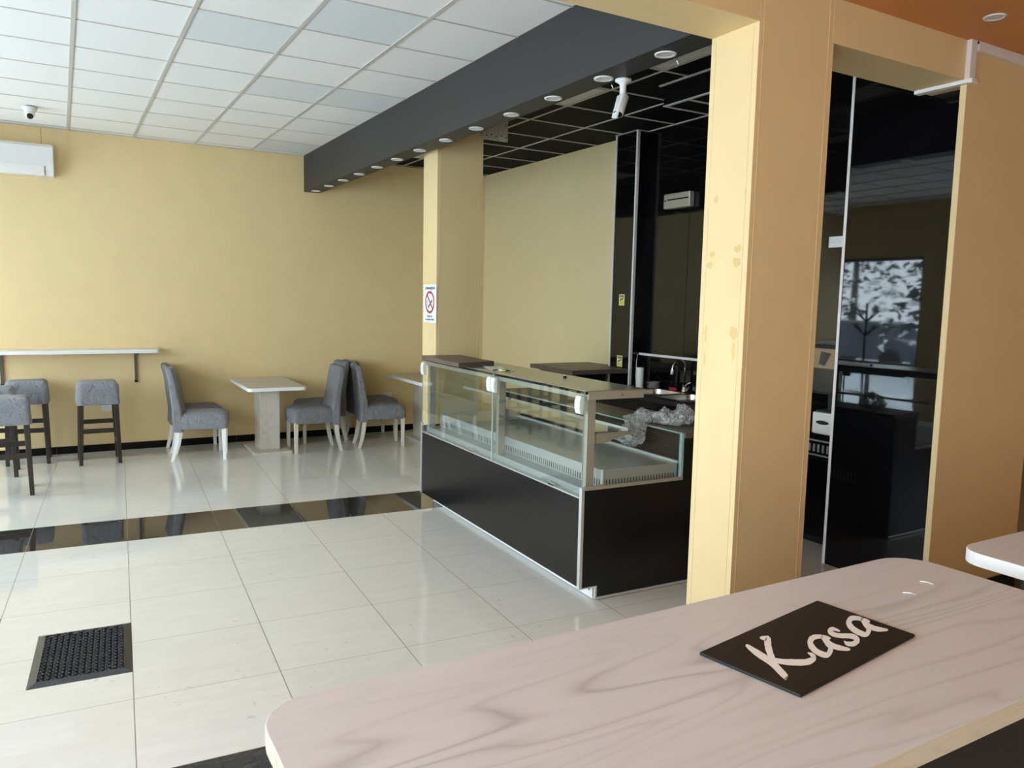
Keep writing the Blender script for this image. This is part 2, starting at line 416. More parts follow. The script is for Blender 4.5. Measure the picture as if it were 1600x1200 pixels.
# lowered black soffit box with its own grid bars
sf = MB().box(3.97, 2.79, 3.17, SX, 4.66, CZ+.005); struct(sf.build('ceiling.002', 'darkgrey' if False else 'ceil_black'))
g = MB().box(3.95, 2.79, CZ-.006, 3.972, 4.70, CZ+.004); g.box(3.965, 2.79, 3.162, 3.99, 4.66, 3.170); g.box(3.97, 4.645, 3.163, SX, 4.662, 3.170); g.box(3.97, 4.40, 3.163, SX, 4.418, 3.170)
struct(g.build('trim_5', 'ceil_bar'))
# side wall of the bar: tan at the back, black gloss panels in front
struct(MB().box(SX, 6.28, 0, SX+.2, BACK+.1, CZ+.1).build('wall_right', 'tan_side'))
kw = MB()
for a, b in ((2.79, 3.58), (3.585, 4.83), (4.835, 5.36), (5.365, 5.98)):
    kw.box(SX, a, 0, SX+.2, b, CZ+.1)
struct(kw.build('wall_right.001', 'gloss'))
struct(MB().box(4.79, 5.97, 0, SX+.1, 6.285, CZ+.005).build('wall_right.002', 'gloss'))
al = MB().box(4.782, 6.283, 0, 4.79, 6.303, CZ); al.box(4.780, 5.958, 0, 4.802, 5.98, CZ); al.box(4.803, 5.962, 0, 4.812, 5.970, CZ)
struct(al.build('trim_6', 'white_trim'))
# middle wall: near column, lintel, wall right of the doorway
mw = MB()
mw.box(2.645, MY0, 0, 3.12, MY1, CZ+.1)
mw.box(LEFT, MY0, LZ, 2.645, MY1, CZ+.1); mw.box(3.12, MY0, LZ-.008, 4.2, MY1, CZ+.1)
mw.box(4.2, MY0, 0, 5.115, MY0+.035, CZ+.1); mw.box(4.2, MY0+.035, LZ-.008, 4.36, MY1, CZ+.1); mw.box(5.115, MY0, 2.3, 9, MY1-.02, CZ+.1)
struct(mw.build('wall_middle', 'tan', bevel=.002))
# corner beads and door edge strips
cb = MB()
for (x, y, dx, dy) in ((2.645, MY0, 1, 0), (2.645, MY0, 0, 1), (3.12, MY0, -1, 0), (2.645, MY1, 0, -1)):
    if dx: cb.box(x+dx*.028-.0012, y-.0015, 0, x+dx*.028+.0012, y+.002, LZ+.18)
    else: cb.box(x-.0015, y+dy*.03-.0012, 0, x+.002, y+dy*.03+.0012, LZ)
cb.box(3.12, MY0, 0, 3.128, MY0+.012, LZ-.01)
struct(cb.build('trim_7', 'tan'))
bb2 = MB().box(4.21, MY0-.012, 0, 4.66, MY0, .078); bb2.box(4.663, MY0-.012, 0, 5.118, MY0, .078)
struct(bb2.build('baseboard_middle', 'base_tile', bevel=.0015))
# tape residue on the lit face of the near column
tp = MB(); rd = random.Random(3)
for (yy, z, w, h) in ((2.71, 2.18, .03, .035), (2.715, 1.93, .035, .03), (2.73, 1.88, .045, .035), (2.56, 1.95, .04, .03), (2.56, 1.89, .045, .05), (2.735, 1.56, .018, .09), (2.56, 1.57, .05, .06), (2.555, 1.49, .018, .09), (2.735, 1.44, .014, .07), (2.53, 2.2, .015, .02)):
    pts = [(2.6443, yy+w*(.5*cos(a)+rd.uniform(-.12, .12)), z+h*(.5*sin(a)+rd.uniform(-.12, .12))) for a in [k*pi/5 for k in range(10)]]
    tp.face(pts)
struct(tp.build('trim_10', plain('pale_residue', srgb(214, 184, 124), .6, var=.1)))
# far column
struct(MB().box(2.8, 6.15, 0, 3.232, 6.44, CZ+.1).build('wall_column', 'tan', bevel=.002))
cb = MB().box(2.828, 6.148, 0, 2.831, 6.152, CZ); cb.box(3.205, 6.148, 0, 3.208, 6.152, CZ); cb.box(3.224, 6.1485, 0, 3.233, 6.151, CZ)
struct(cb.build('trim_11', 'tan'))
# beam
struct(MB().box(2.52, MY1, LZ, 2.697, BACK, CZ+.1).build('ceiling_beam', 'darkgrey'))
# orange ceiling over the near room
struct(MB().box(LEFT-.2, FRONT, OZ, 9, MY0, OZ+.1).build('ceiling.003', 'orange'))
# glossy partition by the doorway with aluminium end strip
struct(MB().box(4.34, MY0+.035, 0, 4.40, 3.29, CZ).build('wall_partition', 'gloss'))
struct(MB().box(4.336, 3.285, 0, 4.404, 3.305, CZ-.005).build('trim_12', 'white_trim'))
# walls out of the picture
struct(MB().box(LEFT-.3, FRONT-.2, 0, 9, FRONT, CZ).build('wall_front', 'tan'))
struct(MB().box(8.9, FRONT, 0, 9.1, 7, CZ).build('wall_far_right', 'tan'))
struct(MB().box(5.12, 6.6, 0, 9, 6.7, CZ).build('wall_far_back', 'tan'))
struct(MB().box(5.12, MY1-.02, 2.9, 9, 6.7, 3.0).build('ceiling.004', 'ceil_tile'))
# left wall with windows
lw = MB(); edges = sorted(WINS)
y = FRONT
for (a, b, z0, z1) in edges:
    lw.box(LEFT-.2, y, 0, LEFT, a, CZ+.1); lw.box(LEFT-.2, a, 0, LEFT, b, z0); lw.box(LEFT-.2, a, z1, LEFT, b, CZ+.1); y = b
lw.box(LEFT-.2, y, 0, LEFT, BACK, CZ+.1)
struct(lw.build('wall_left', 'tan'))
for i, (a, b, z0, z1) in enumerate(edges):
    w = MB(); t = .05
    w.box(LEFT-.14, a, z0, LEFT-.06, a+t, z1); w.box(LEFT-.14, b-t, z0, LEFT-.06, b, z1); w.box(LEFT-.14, a, z0, LEFT-.06, b, z0+t); w.box(LEFT-.14, a, z1-t, LEFT-.06, b, z1)
    w.box(LEFT-.14, a, .76, LEFT-.06, b, .83); mid = (a+b)/2; w.box(LEFT-.13, mid-.025, z0, LEFT-.07, mid+.025, z1 if i < 4 else .8)
    wo = struct(w.build('window_%d' % (i+1), 'frame_grey'))
    MB().box(LEFT-.103, a+.04, z0+.04, LEFT-.097, b-.04, z1-.04).build('window_pane', 'window_glass', wo)

# outside (seen only as reflections)
struct(MB().box(-60, -30, -.3, LEFT-.2, 40, -.12).build('ground_outside', 'snow'))
struct(MB().box(-16, -30, -.12, -10, 40, -.10).build('road_outside', 'asphalt'))
for i, (x, y, h) in enumerate(((-9.5, 10.5, 6), (-8.6, 17, 7), (-17, 13.5, 8), (-18, 7, 7.5), (-17.5, 1, 8), (-18.5, 20, 9), (-17, 26, 8))):
    t = thing('snowy_tree', 'snow dusted conifer outside, %s along the street' % ('nearest', 'second', 'third', 'fourth', 'fifth', 'sixth', 'farthest')[i], 'tree', (x, y, -.12), 0, 'conifers outside')
    MB().tube([(0, 0, 0), (0, 0, h*.8)], [.16, .05], 8).build('trunk', 'dark_wood', t)
    c = MB(); rd = random.Random(i)
    for k in range(1800):
        t_ = rd.random()**.7; zz = h*(.12+.88*t_); rr = (2.0*(1-t_)+.15)*math.sqrt(rd.random()); an = rd.uniform(0, 6.28)
        p = Vector((rr*cos(an), rr*sin(an), zz)); s_ = rd.uniform(.05, .15)
        q = [p+Vector((rd.gauss(0, 1), rd.gauss(0, 1), rd.gauss(0, .6)))*s_ for _ in range(4)]
        mi_ = 1 if rd.random() < .28 else 0
        for f_ in ((0, 1, 2), (0, 1, 3), (1, 2, 3), (0, 2, 3)): c.face([q[f_[0]], q[f_[1]], q[f_[2]]], mi_)
    c.build('foliage', ['conifer', 'snow'], t)
for i, (x, y) in enumerate(((-10.8, 6.0), (-12.5, 15.0))):
    t = thing('parked_car', ('dark car parked outside opposite the bar stools', 'dark car parked farther along beyond the back wall')[i], 'car', (x, y, -.1), pi/2, 'cars outside')
    MB().prism([(-2, .3), (-2, .8), (-1.3, .95), (-.8, 1.4), (.7, 1.4), (1.3, .95), (2, .8), (2.05, .3)], -.8, .8, 'y').build('car_body', 'carbody', t, bevel=.08)
    for sx in (-1.25, 1.25):
        for sy in (-.82, .66): MB().prism([(sx+.32*cos(a*pi/10), .32+.32*sin(a*pi/10)) for a in range(20)], sy, sy+.16, 'y').build('wheel', 'black', t)
# ================================================================== FITTINGS
# recessed downlights along the underside of the beam
def downlight(label, loc, grp, r=.052):
    t = thing('recessed_downlight', label, 'light', loc, 0, grp)
    MB().lathe([(r*.70, -.0005), (r*.72, -.006), (r, -.007), (r+.002, -.001), (r, 0)], (0, 0, 0), 36).build('trim_ring', 'white_plastic', t)
    MB().lathe([(r*.68, -.004), (r*.69, -.001)], (0, 0, 0), 36).build('diffuser', 'diffuser_off', t)
    return t
ords = ['nearest the column', 'second from the near column', 'third from the near column', 'fourth from the near column', 'fifth from the near column', 'sixth from the near column',
        'exactly midway along the row of thirteen', 'sixth from the back wall', 'fifth from the back wall', 'fourth from the back wall', 'third from the back wall', 'second from the back wall', 'nearest the back wall']
L0 = None
for i in range(13):
    lab = 'round white downlight under the charcoal beam, ' + ords[i]
    loc = (2.61, 3.065+.5035*i, LZ)
    if L0 is None: L0 = downlight(lab, loc, 'downlights under the charcoal beam')
    else: dup(L0, loc, 0, lab)
downlight('round white downlight in the orange ceiling at top right', (3.95, 2.24, OZ), None, .05)['group'] = 'downlight in orange ceiling'
# hooks screwed under the beam
for i, (x, y, w) in enumerate(((2.69, 3.07, 'beside the nearest downlight'), (2.69, 3.60, 'just above the bullet camera'))):
    h = MB().tube([(0, 0, 0), (0, 0, -.02), (.008, 0, -.03), (.010, 0, -.042), (0, 0, -.05), (-.009, 0, -.044)], .0016, 6).build('cup_hook', 'chrome', loc=(x, y, LZ))
    tag(h, 'small metal cup hook under the beam ' + w, 'hook', 'hooks under the beam')
# unlit light panels in the black ceiling
lp = ['grey unlit ceiling light panel nearest the near column', 'grey unlit ceiling light panel left of the bullet camera', 'grey unlit ceiling light panel left of the far column']
for i, (yc, w) in enumerate(((4.085, 0), (5.285, 1), (8.29, 2))):
    t = thing('ceiling_light_panel', lp[w], 'light', (3.427, yc, CZ), 0, 'unlit panels in the black ceiling')
    fr = MB()
    for a in ((-.285, -.285, .285, -.265), (-.285, .265, .285, .285), (-.285, -.265, -.265, .265), (.265, -.265, .285, .265)): fr.box(a[0], a[1], -.004, a[2], a[3], .002)
    fr.build('frame', 'ceil_bar', t)
    dd = MB()
    dd.box(-.265, -.265, -.001, .265, .265, .002)
    for k in range(8): dd.box(-.25+k*.066, -.26, -.003, -.25+k*.066+.012, .26, -.001)
    dd.build('diffuser', 'diffuser_off', t)
# three blank metal plates hanging from the ceiling by the far column
t = thing('ceiling_bracket_plates', 'row of three screwed white metal plates hanging beside the far column top', 'bracket', (3.165, 6.10, CZ))
for k in range(3):
    p = MB().box(k*.096, 0, -.245, k*.096+.0905, .012, 0).build('plate', 'offwhite_wood', t, bevel=.002)
    for (a, b) in ((.022, -.20), (.07, -.21), (.022, -.09), (.07, -.10)): MB().box(k*.096+a-.005, -.003, b-.005, k*.096+a+.005, 0, b+.005).build('screw', 'slot', p)
# bullet camera
t = thing('bullet_camera', 'white bullet security camera hanging from the beam edge', 'camera', (2.715, 3.53, LZ))
MB().lathe([(.045, -.0), (.045, -.010), (.028, -.018), (.018, -.03), (.018, -.078), (.021, -.085)], seg=28).build('mount', 'white_plastic', t)
b = MB(); d = Vector((-.42, -.12, -.9)).normalized(); p0 = Vector((.012, 0, -.078)); b.tube([p0, p0+d*.012, p0+d*.115, p0+d*.125], [.016, .028, .030, .028], 20)
bo = b.build('camera_body', 'white_plastic', t)
b = MB(); s_ = Vector((-.028, -.008, .0)); sd = d.orthogonal()
b.hexa([(p0.x-.032, -.025, -.083), (p0.x-.022, -.030, -.083), (p0.x-.022, .030, -.083), (p0.x-.032, .025, -.083)], [(p0.x-.092, -.045, -.225), (p0.x-.08, -.050, -.225), (p0.x-.07, .010, -.212), (p0.x-.082, .005, -.212)])
b.build('sun_shield', 'white_plastic', t, bevel=.004)
q = p0+d*.125; MB().tube([q, q+d*.006], [.026, .024], 20).build('lens', 'lens', t)
MB().tube([(.02, .01, -.05), (.04, .01, -.1), (.03, .0, -.15), (.0, -.01, -.2)], .0035, 6).build('cable', 'slot', t)
# dome camera
t = thing('dome_camera', 'white eyeball dome camera on the tiled ceiling at far left', 'camera', (-.176, 8.344, CZ))
MB().lathe([(.06, 0), (.062, -.014), (.055, -.02), (.052, -.032), (.045, -.04)], seg=30).build('mount', 'white_plastic', t)
b = MB(); pr = [(.0005, -.1)]+[(.043*cos(a), -.06+.043*sin(a)) for a in [(-85+k*14)*pi/180 for k in range(12)]]
b.lathe(pr, (0, 0, 0), 28); b.build('camera_ball', 'white_plastic', t)
dv = Vector((.05, -.75, -.62)).normalized(); q = Vector((0, 0, -.06)); MB().tube([q+dv*.030, q+dv*.046, q+dv*.047], [.026, .025, .019], 22).build('lens', 'lens', t)
# split air conditioner
t = thing('air_conditioner', 'white split air conditioner high on the tan back wall at left edge', 'air conditioner', (-.46, BACK, 2.83))
b = MB().prism([(0, 0), (-.15, 0), (-.195, .05), (-.205, .09), (-.205, .27), (-.18, .30), (0, .30)], -.45, .455, 'x'); b.build('body', 'white_plastic', t, bevel=.012, seg=3)
MB().prism([(-.165, -.003), (-.2, .045), (-.209, .082), (-.203, .082), (-.19, .045), (-.155, .003)], -.44, .37, 'x').build('air_flap', 'white_trim', t)
MB().prism([(-.165, -.002), (-.202, .047), (-.2085, .08), (-.203, .08), (-.19, .047)], .373, .376, 'x').build('indicator_slit', 'slot', t)
# socket outlets
def socket(label, loc, rotz=0):
    t = thing('wall_socket', label, 'socket', loc, rotz, 'white sockets on the wall')
    MB().box(-.062, -.009, -.04, .062, 0, .04).build('plate', 'white_plastic', t, bevel=.004)
    for s_ in (-.03, .03):
        o = MB(); o.prism([(s_+.021*cos(a*pi/12), .021*sin(a*pi/12)) for a in range(24)], -.0105, -.009, 'y', mi=0)
        so = o.build('socket_well', 'white_trim', t)
        for e in (-.009, .009): MB().prism([(s_+e+.003*cos(a*pi/4), .003*sin(a*pi/4)) for a in range(8)], -.0112, -.0105, 'y').build('pin_hole', 'slot', so)
    return t
socket('double white socket on the back wall behind the lone bar stool', (.40, BACK, .47))
socket('double white socket on the back wall beyond the right-facing chairs', (3.56, BACK, .465))
socket('double white socket high on the black panel past the doorway', (SX, 3.80, 2.17), -pi/2)
# wall unit on the black panel
t = thing('wall_vent_unit', 'small silver grey slotted unit high on the black gloss wall', 'wall unit', (SX, 5.48, 2.63), -pi/2)
MB().box(-.175, -.06, -.068, .175, 0, .068).build('case', 'steel_dull', t, bevel=.012)
MB().box(-.12, -.062, .005, .16, -.0595, .016).build('slot', 'lens', t)
MB().box(-.15, -.0622, -.0, -.138, -.0595, .012).build('button', 'lens', t)

# no smoking sign on the far column
t = thing('no_smoking_sign', 'white no smoking sign with red ring on the far column', 'sign', (2.8, 6.278, 1.655), -pi/2)
MB().box(-.135, -.003, -.165, .135, 0, .165).build('sign_sheet', 'paper', t)
b = MB(); N = 40
def ringpts(r, z0=.0): return [(r*cos(2*pi*k/N), z0+r*sin(2*pi*k/N)) for k in range(N)]
o_, i_ = ringpts(.098, .012), ringpts(.078, .012)
for k in range(N):
    k2 = (k+1) % N; b.face([(o_[k][0], -.0042, o_[k][1]), (i_[k][0], -.0042, i_[k][1]), (i_[k2][0], -.0042, i_[k2][1]), (o_[k2][0], -.0042, o_[k2][1])])
b.face([(-.062, -.0044, .068), (-.05, -.0044, .080), (.068, -.0044, -.038), (.056, -.0044, -.05)][::-1])
b.build('red_ring', 'red', t)
b = MB()
b.face([(-.045, -.0040, -.034), (-.035, -.0040, -.045), (.055, -.0040, .025), (.047, -.0040, .037)])
for k in range(4): b.box(-.062+.006*(k % 2), -.0041, -.02+k*.012, -.052+.006*(k % 2), -.0038, -.012+k*.012)
b.build('cigarette_mark', 'slot', t)
def text(body, size, loc, mat, parent, name, rot=(pi/2, 0, 0), ext=.0004, ax='CENTER', sx=1):
    c = bpy.data.curves.new(name, 'FONT'); c.body = body; c.size = size; c.extrude = ext; c.align_x = ax
    o = bpy.data.objects.new(name+'_tmp', c); col.objects.link(o)
    dg = bpy.context.evaluated_depsgraph_get(); me = bpy.data.meshes.new_from_object(o.evaluated_get(dg)); bpy.data.objects.remove(o)
    me.materials.clear(); me.materials.append(M[mat]); o = bpy.data.objects.new(name, me); o.location = loc; o.rotation_euler = rot; o.scale = (sx, 1, 1); o.parent = parent; col.objects.link(o); return o
text('ZABRANJENO', .034, (0, -.0045, .122), 'blue', t, 'sign_text')
text('Hvala, što', .028, (0, -.0045, -.118), 'blue', t, 'sign_text')
text('ne pušite ovde', .030, (0, -.0045, -.146), 'blue', t, 'sign_text')
# yellow green stickers on the black corner post
for (z, w) in ((1.725, 'upper'), (1.12, 'lower')):
    t = thing('warning_sticker', w+' yellow green warning sticker on the black gloss corner post', 'sticker', (4.79, 6.13, z), -pi/2, 'stickers on the black post')
    MB().box(-.042, -.002, -.055, .042, 0, .055).build('sticker_sheet', plain('pale_yellow', srgb(226, 226, 170), .5) if 'pale_yellow' not in bpy.data.materials else bpy.data.materials['pale_yellow'], t)
    MB().box(-.032, -.003, .026, .032, -.002, .046).build('colour_block', 'olive', t); MB().box(-.032, -.003, -.046, .032, -.002, -.012).build('colour_block', 'yellow', t)
    b = MB(); b.face([(-.028, -.0032, -.004), (-.024, -.0032, -.012), (.028, -.0032, .012), (.026, -.0032, .022), (-.01, -.0032, .010)]); b.build('symbol', 'slot', t)

# white cable trunking by the doorway
t = thing('cable_trunking', 'white plastic cable trunking run around the doorway corner to the ceiling', 'trunking', (4.2, 2.5, 2.9))
MB().box(-.03, -.028, -.012, .022, 0, .205).build('upright_section', 'white_trim', t, bevel=.003)
b = MB().box(-.035, -.045, -.016, .012, .275, .004); b.box(-.035, -.05, -.020, .030, -.03, -.014); b.build('lintel_section', 'white_trim', t, bevel=.002)
b = MB().box(.034, -.03, .155, 3.5, 0, .205); b.build('ceiling_section', 'white_trim', t, bevel=.003)
MB().box(.022, -.03, .19, .034, -.004, .2).build('dark_gap', 'slot', t)
# faint round mark of a removed fixing on the right wall
# ================================================================== COFFEE ROOM FURNITURE
t = thing('wall_shelf', 'long whitewashed wall counter on angle brackets against the tan back wall', 'shelf', (0, BACK, 1.105))
MB().prism(rrect(-2.4, -.31, .90, 0, [.002, .002, .03, .055]), -.037, 0, 'z').build('shelf_board', 'white_edge', t, bevel=.003)
for x in (-.535, .68):
    br = MB().box(x-.012, -.028, -.36, x+.012, 0, -.037); br.box(x-.012, -.26, -.06, x+.012, -.0, -.037)
    br.hexa([(x-.010, -.02, -.34), (x+.010, -.02, -.34), (x+.010, -.0, -.34), (x-.010, -.0, -.34)], [(x-.010, -.25, -.058), (x+.010, -.25, -.058), (x+.010, -.23, -.058), (x-.010, -.23, -.058)]) if False else None
    bo = br.build('shelf_bracket', 'bracket', t)
    MB().box(x-.015, -.034, -.37, x+.015, .0, -.345).build('bracket_cap', 'slot', bo)

def make_stool(label, loc, rz, seed=0):
    t = thing('bar_stool', label, 'stool', loc, rz, 'grey bar stools with dark legs')
    b = MB(); s_ = .178
    b.loft([(0, 0, .595, s_+.014, s_+.014), (0, 0, .60, s_+.016, s_+.016), (0, 0, .66, s_+.010, s_+.010), (0, 0, .74, s_+.004, s_+.004), (0, 0, .785, s_, s_), (0, 0, .805, s_-.012, s_-.012), (0, 0, .815, s_-.035, s_-.035), (0, 0, .818, .08, .08), (0, 0, .819, .01, .01)], e=9, N=64, amp=.012, fq=11, seed=seed)
    b.build('seat_cover', 'fabric', t)
    for sx in (-1, 1):
        for sy in (-1, 1):
            w0, w1 = .017, .022; x0, y0 = sx*.172, sy*.172; x1, y1 = sx*.152, sy*.152
            MB().hexa([(x0-w0, y0-w0, 0), (x0+w0, y0-w0, 0), (x0+w0, y0+w0, 0), (x0-w0, y0+w0, 0)], [(x1-w1, y1-w1, .62), (x1+w1, y1-w1, .62), (x1+w1, y1+w1, .62), (x1-w1, y1+w1, .62)]).build('leg', 'dark_wood', t, bevel=.003)
    for (z, sy) in ((.335, -1), (.385, 1)): MB().box(-.15, sy*.160-.011, z-.022, .15, sy*.160+.011, z+.022).build('stretcher', 'dark_wood', t, bevel=.002)
    for sx in (-1, 1): MB().box(sx*.160-.011, -.15, .19, sx*.160+.011, .15, .23).build('stretcher', 'dark_wood', t, bevel=.002)
    return t
st = make_stool('lone grey covered bar stool directly under the wall shelf bracket', (.289, 8.745, 0), R(1), 0)
make_stool('grey covered bar stool behind the left pair, nearest the back wall', (-.322, 8.995, 0), R(-1), 3)
make_stool('large grey covered bar stool nearest the camera at left edge', (-.437, 7.655, 0), R(2), 7)
make_stool('grey covered bar stool half hidden behind the nearest stool at left edge', (-.575, 8.46, 0), R(0), 12)
for (y, w) in ((3.9, 'nearest the camera room'), (4.7, 'in the middle of the row'), (5.6, 'nearest the window column')):
    dup(st, (-1.75, y, 0), R(90), 'grey bar stool at the window counter, '+w)
t = thing('window_counter', 'long whitewashed counter along the street windows', 'counter', (-2.3, 0, 0))
MB().prism(rrect(-.39, 3.0, .1, 6.4, .04), .98, 1.02, 'z').build('counter_top', 'white_edge', t)
for y in (3.2, 4.7, 6.2): MB().box(-.3, y-.03, 0, .0, y+.03, .98).build('leg', 'dark_wood', t)
# coat stand by the windows
t = thing('coat_stand', 'dark metal coat stand with angled hooks near the street window', 'coat stand', (-1.2, 7.06, 0))
MB().tube([(0, 0, .02), (0, 0, 1.76)], .016, 12).build('pole', 'black_satin', t)
for z in (1.60, 1.40):
    for a in range(4):
        d = Vector((cos(a*pi/2), sin(a*pi/2), 0)); MB().tube([Vector((0, 0, z-.1)), Vector((0, 0, z-.05))+d*.07, Vector((0, 0, z+.06))+d*.2], .010, 8).build('hook', 'black_satin', t)
MB().lathe([(.2, 0), (.2, .015), (.03, .03)]).build('base', 'black_satin', t)

def make_chair(label, loc, rz, mat='fabric', seed=0, legmat='white_wood', grp='grey covered dining chairs'):
    # faces +x
    t = thing('dining_chair', label, 'chair', loc, rz, grp)
    b = MB()
    b.loft([(.01, 0, .325, .245, .212), (.01, 0, .335, .25, .216), (.012, 0, .39, .25, .214), (.014, 0, .44, .247, .212), (.014, 0, .465, .235, .203), (.012, 0, .485, .20, .175), (.01, 0, .495, .12, .11), (.01, 0, .497, .01, .01)], e=8, N=64, amp=.011, fq=10, seed=seed)
    b.build('seat', mat, t)
    b = MB(); secs = []
    prof = [(.30, -.215, .052, .212), (.31, -.216, .054, .216), (.40, -.213, .052, .216), (.50, -.219, .048, .214), (.60, -.231, .045, .213), (.70, -.246, .042, .213), (.80, -.262, .040, .213), (.88, -.277, .038, .213), (.918, -.284, .036, .211), (.934, -.287, .030, .203), (.941, -.288, .018, .18), (.943, -.288, .004, .06)]
    for (z, x, hx, hy) in prof: secs.append((x, 0, z, hx, hy))
    b.loft(secs, e=6, N=64, amp=.009, fq=12, seed=seed+5)
    b.build('backrest', mat, t)
    for sy in (-1, 1):
        y0, y1 = sy*.178, sy*.182
        MB().hexa([(.208, y0-.016, 0), (.238, y0-.016, 0), (.238, y0+.016, 0), (.208, y0+.016, 0)], [(.20, y1-.021, .34), (.243, y1-.021, .34), (.243, y1+.021, .34), (.20, y1+.021, .34)]).build('leg', legmat, t, bevel=.002)
        b = MB(); seq = [(0, -.275, .016), (.10, -.247, .018), (.20, -.228, .020), (.34, -.214, .021)]
        for k in range(3):
            (z0, xx0, h0), (z1, xx1, h1) = seq[k], seq[k+1]
            b.hexa([(xx0-h0, y0-h0, z0), (xx0+h0, y0-h0, z0), (xx0+h0, y0+h0, z0), (xx0-h0, y0+h0, z0)], [(xx1-h1, y0-h1, z1), (xx1+h1, y0-h1, z1), (xx1+h1, y0+h1, z1), (xx1-h1, y0+h1, z1)])
        b.build('leg', legmat, t)
    return t
make_chair('grey covered chair with white legs, front one of the left pair facing right', (1.236, 8.56, 0), R(-12), 'fabric', 0)
make_chair('grey covered chair behind its twin in the left pair, closer to the wall', (1.245, 9.052, 0), R(0), 'fabric2', 4)
make_chair('grey chair facing left towards the pedestal table, front one beside it', (2.375, 8.49, 0), R(179), 'fabric2', 9, 'offwhite_wood')
make_chair('grey chair facing left, rear one by the wall behind the table', (2.61, 9.05, 0), R(181), 'fabric2', 13, 'offwhite_wood')
make_chair('grey chair facing right, front one standing back to back with others', (3.165, 8.475, 0), R(-9), 'fabric2', 17, 'offwhite_wood')
make_chair('grey chair facing right, rear one against the wall, mostly hidden', (3.275, 9.05, 0), R(4), 'fabric2', 21, 'offwhite_wood')

def make_table(label, loc, rz):
    t = thing('pedestal_table', label, 'table', loc, rz, 'whitewashed pedestal tables')
    MB().prism(rrect(-.30, -.58, .30, .58, .045), .714, .75, 'z', mi=1, mcap=0).build('tabletop', ['table_wood', 'white_edge'], t, bevel=.002)
    MB().box(-.105, -.15, .028, .105, .15, .714).build('pedestal', 'pedestal_wood', t, bevel=.002)
    MB().box(-.195, -.33, 0, .195, .33, .028).build('base_plate', 'table_wood', t, bevel=.002)
    return t
make_table('whitewashed pedestal table standing between the left and middle chairs', (1.93, 8.70, 0), R(-1))
make_table('whitewashed pedestal table partly behind the glass display counter', (3.80, 8.62, 0), R(-1))

# ================================================================== DISPLAY COUNTER
VZ = R(-1.87)
V = thing('display_counter', 'black and steel refrigerated glass display counter in the middle of the room', 'display counter', (2.476, 3.468, 0), VZ)
L = 2.42
MB().box(.004, .03, .088, .03, L-.02, .600).build('front_panel', 'black_satin', V)
sp_ = [(.0, .085), (.112, .085), (.112, .012), (.97, .012), (.97, .90), (.715, .90), (.715, .655), (.0, .655)]
for yy in (0, L-.02):
    o = MB().prism(sp_, yy, yy+.02, 'y').build('side_panel', 'black_satin', V)
    if yy == 0:
        e = MB()
        e.box(-.003, -.006, .083, .018, .02, .665); e.box(.108, -.005, .008, .122, .012, .085); e.box(.0, -.004, .079, .12, .012, .087)
        e.box(.112, -.006, .004, .97, .004, .019); e.build('corner_strip', 'alu', o, bevel=.002)
        e = MB().box(.018, -.006, .648, .72, .022, .668); e.build('side_rail', 'steel_dull', o, bevel=.002)
        e = MB().box(.703, -.002, .668, .720, .020, .93); e.build('rear_glass_channel', 'glass_edge', o)
    else:
        MB().box(-.003, L-.02, .088, .014, L+.004, .68).build('corner_strip', 'alu', o)
k = MB().box(.108, .02, .004, .118, L-.02, .088)
for i in range(96): k.box(.1065, .05+i*.0243, .044, .1082, .05+i*.0243+.010, .082, mi=1)
k.build('kick_plate', ['white_plastic', 'slot'], V)
MB().box(.119, .02, .0, .96, L-.02, .60).build('base_body', 'black', V)
tr = MB().box(.0, .02, .600, .022, L-.01, .608); tr.box(.022, .02, .594, .034, L-.01, .601, mi=1); tr.box(.034, .02, .600, .046, L-.01, .606); tr.build('front_rail', ['alu', 'slot'], V)
MB().box(.046, .02, .60, .16, L-.02, .645).build('front_deck', 'deck', V)
dk = MB().box(.155, .03, .645, .70, L-.03, .748)
for i in range(92): dk.box(.1535, .05+i*.0253, .652, .1552, .05+i*.0253+.005, .690, mi=1)
for i in range(24): dk.box(.185+i*.0212, .0285, .652, .185+i*.0212+.005, .0302, .690, mi=1)
dk.box(.15, .022, .648, .162, .034, .752, mi=2)
dk.build('cooling_deck', ['deck', 'slot', 'white_trim'], V)
# rear wall of the well and worktop behind it
rw = MB().box(.702, .02, .60, .722, L-.02, .925)
for i in range(9): rw.box(.7005, .03, .79+i*.013, .7022, L-.03, .79+i*.013+.004, mi=1)
rw.build('rear_wall', ['black_satin', 'slot'], V)
MB().box(.69, .02, .748, .703, L-.02, .762).build('rear_ledge', 'alu', V)
MB().box(.700, .02, .925, .724, L-.02, .932).build('rear_glass_rim', 'glass_edge', V)
MB().box(.722, -.01, .90, 1.02, L, .932).build('worktop', 'brown_wood', V, bevel=.003)
MB().box(.93, .02, .02, .96, L-.02, .90).build('rear_panel', 'black', V)
lv = MB()
for i in range(16): lv.box(.96, .30+i*.03, .36, .964, .30+i*.03+.014, .44)
lv.build('rear_vent', 'white_trim', V)
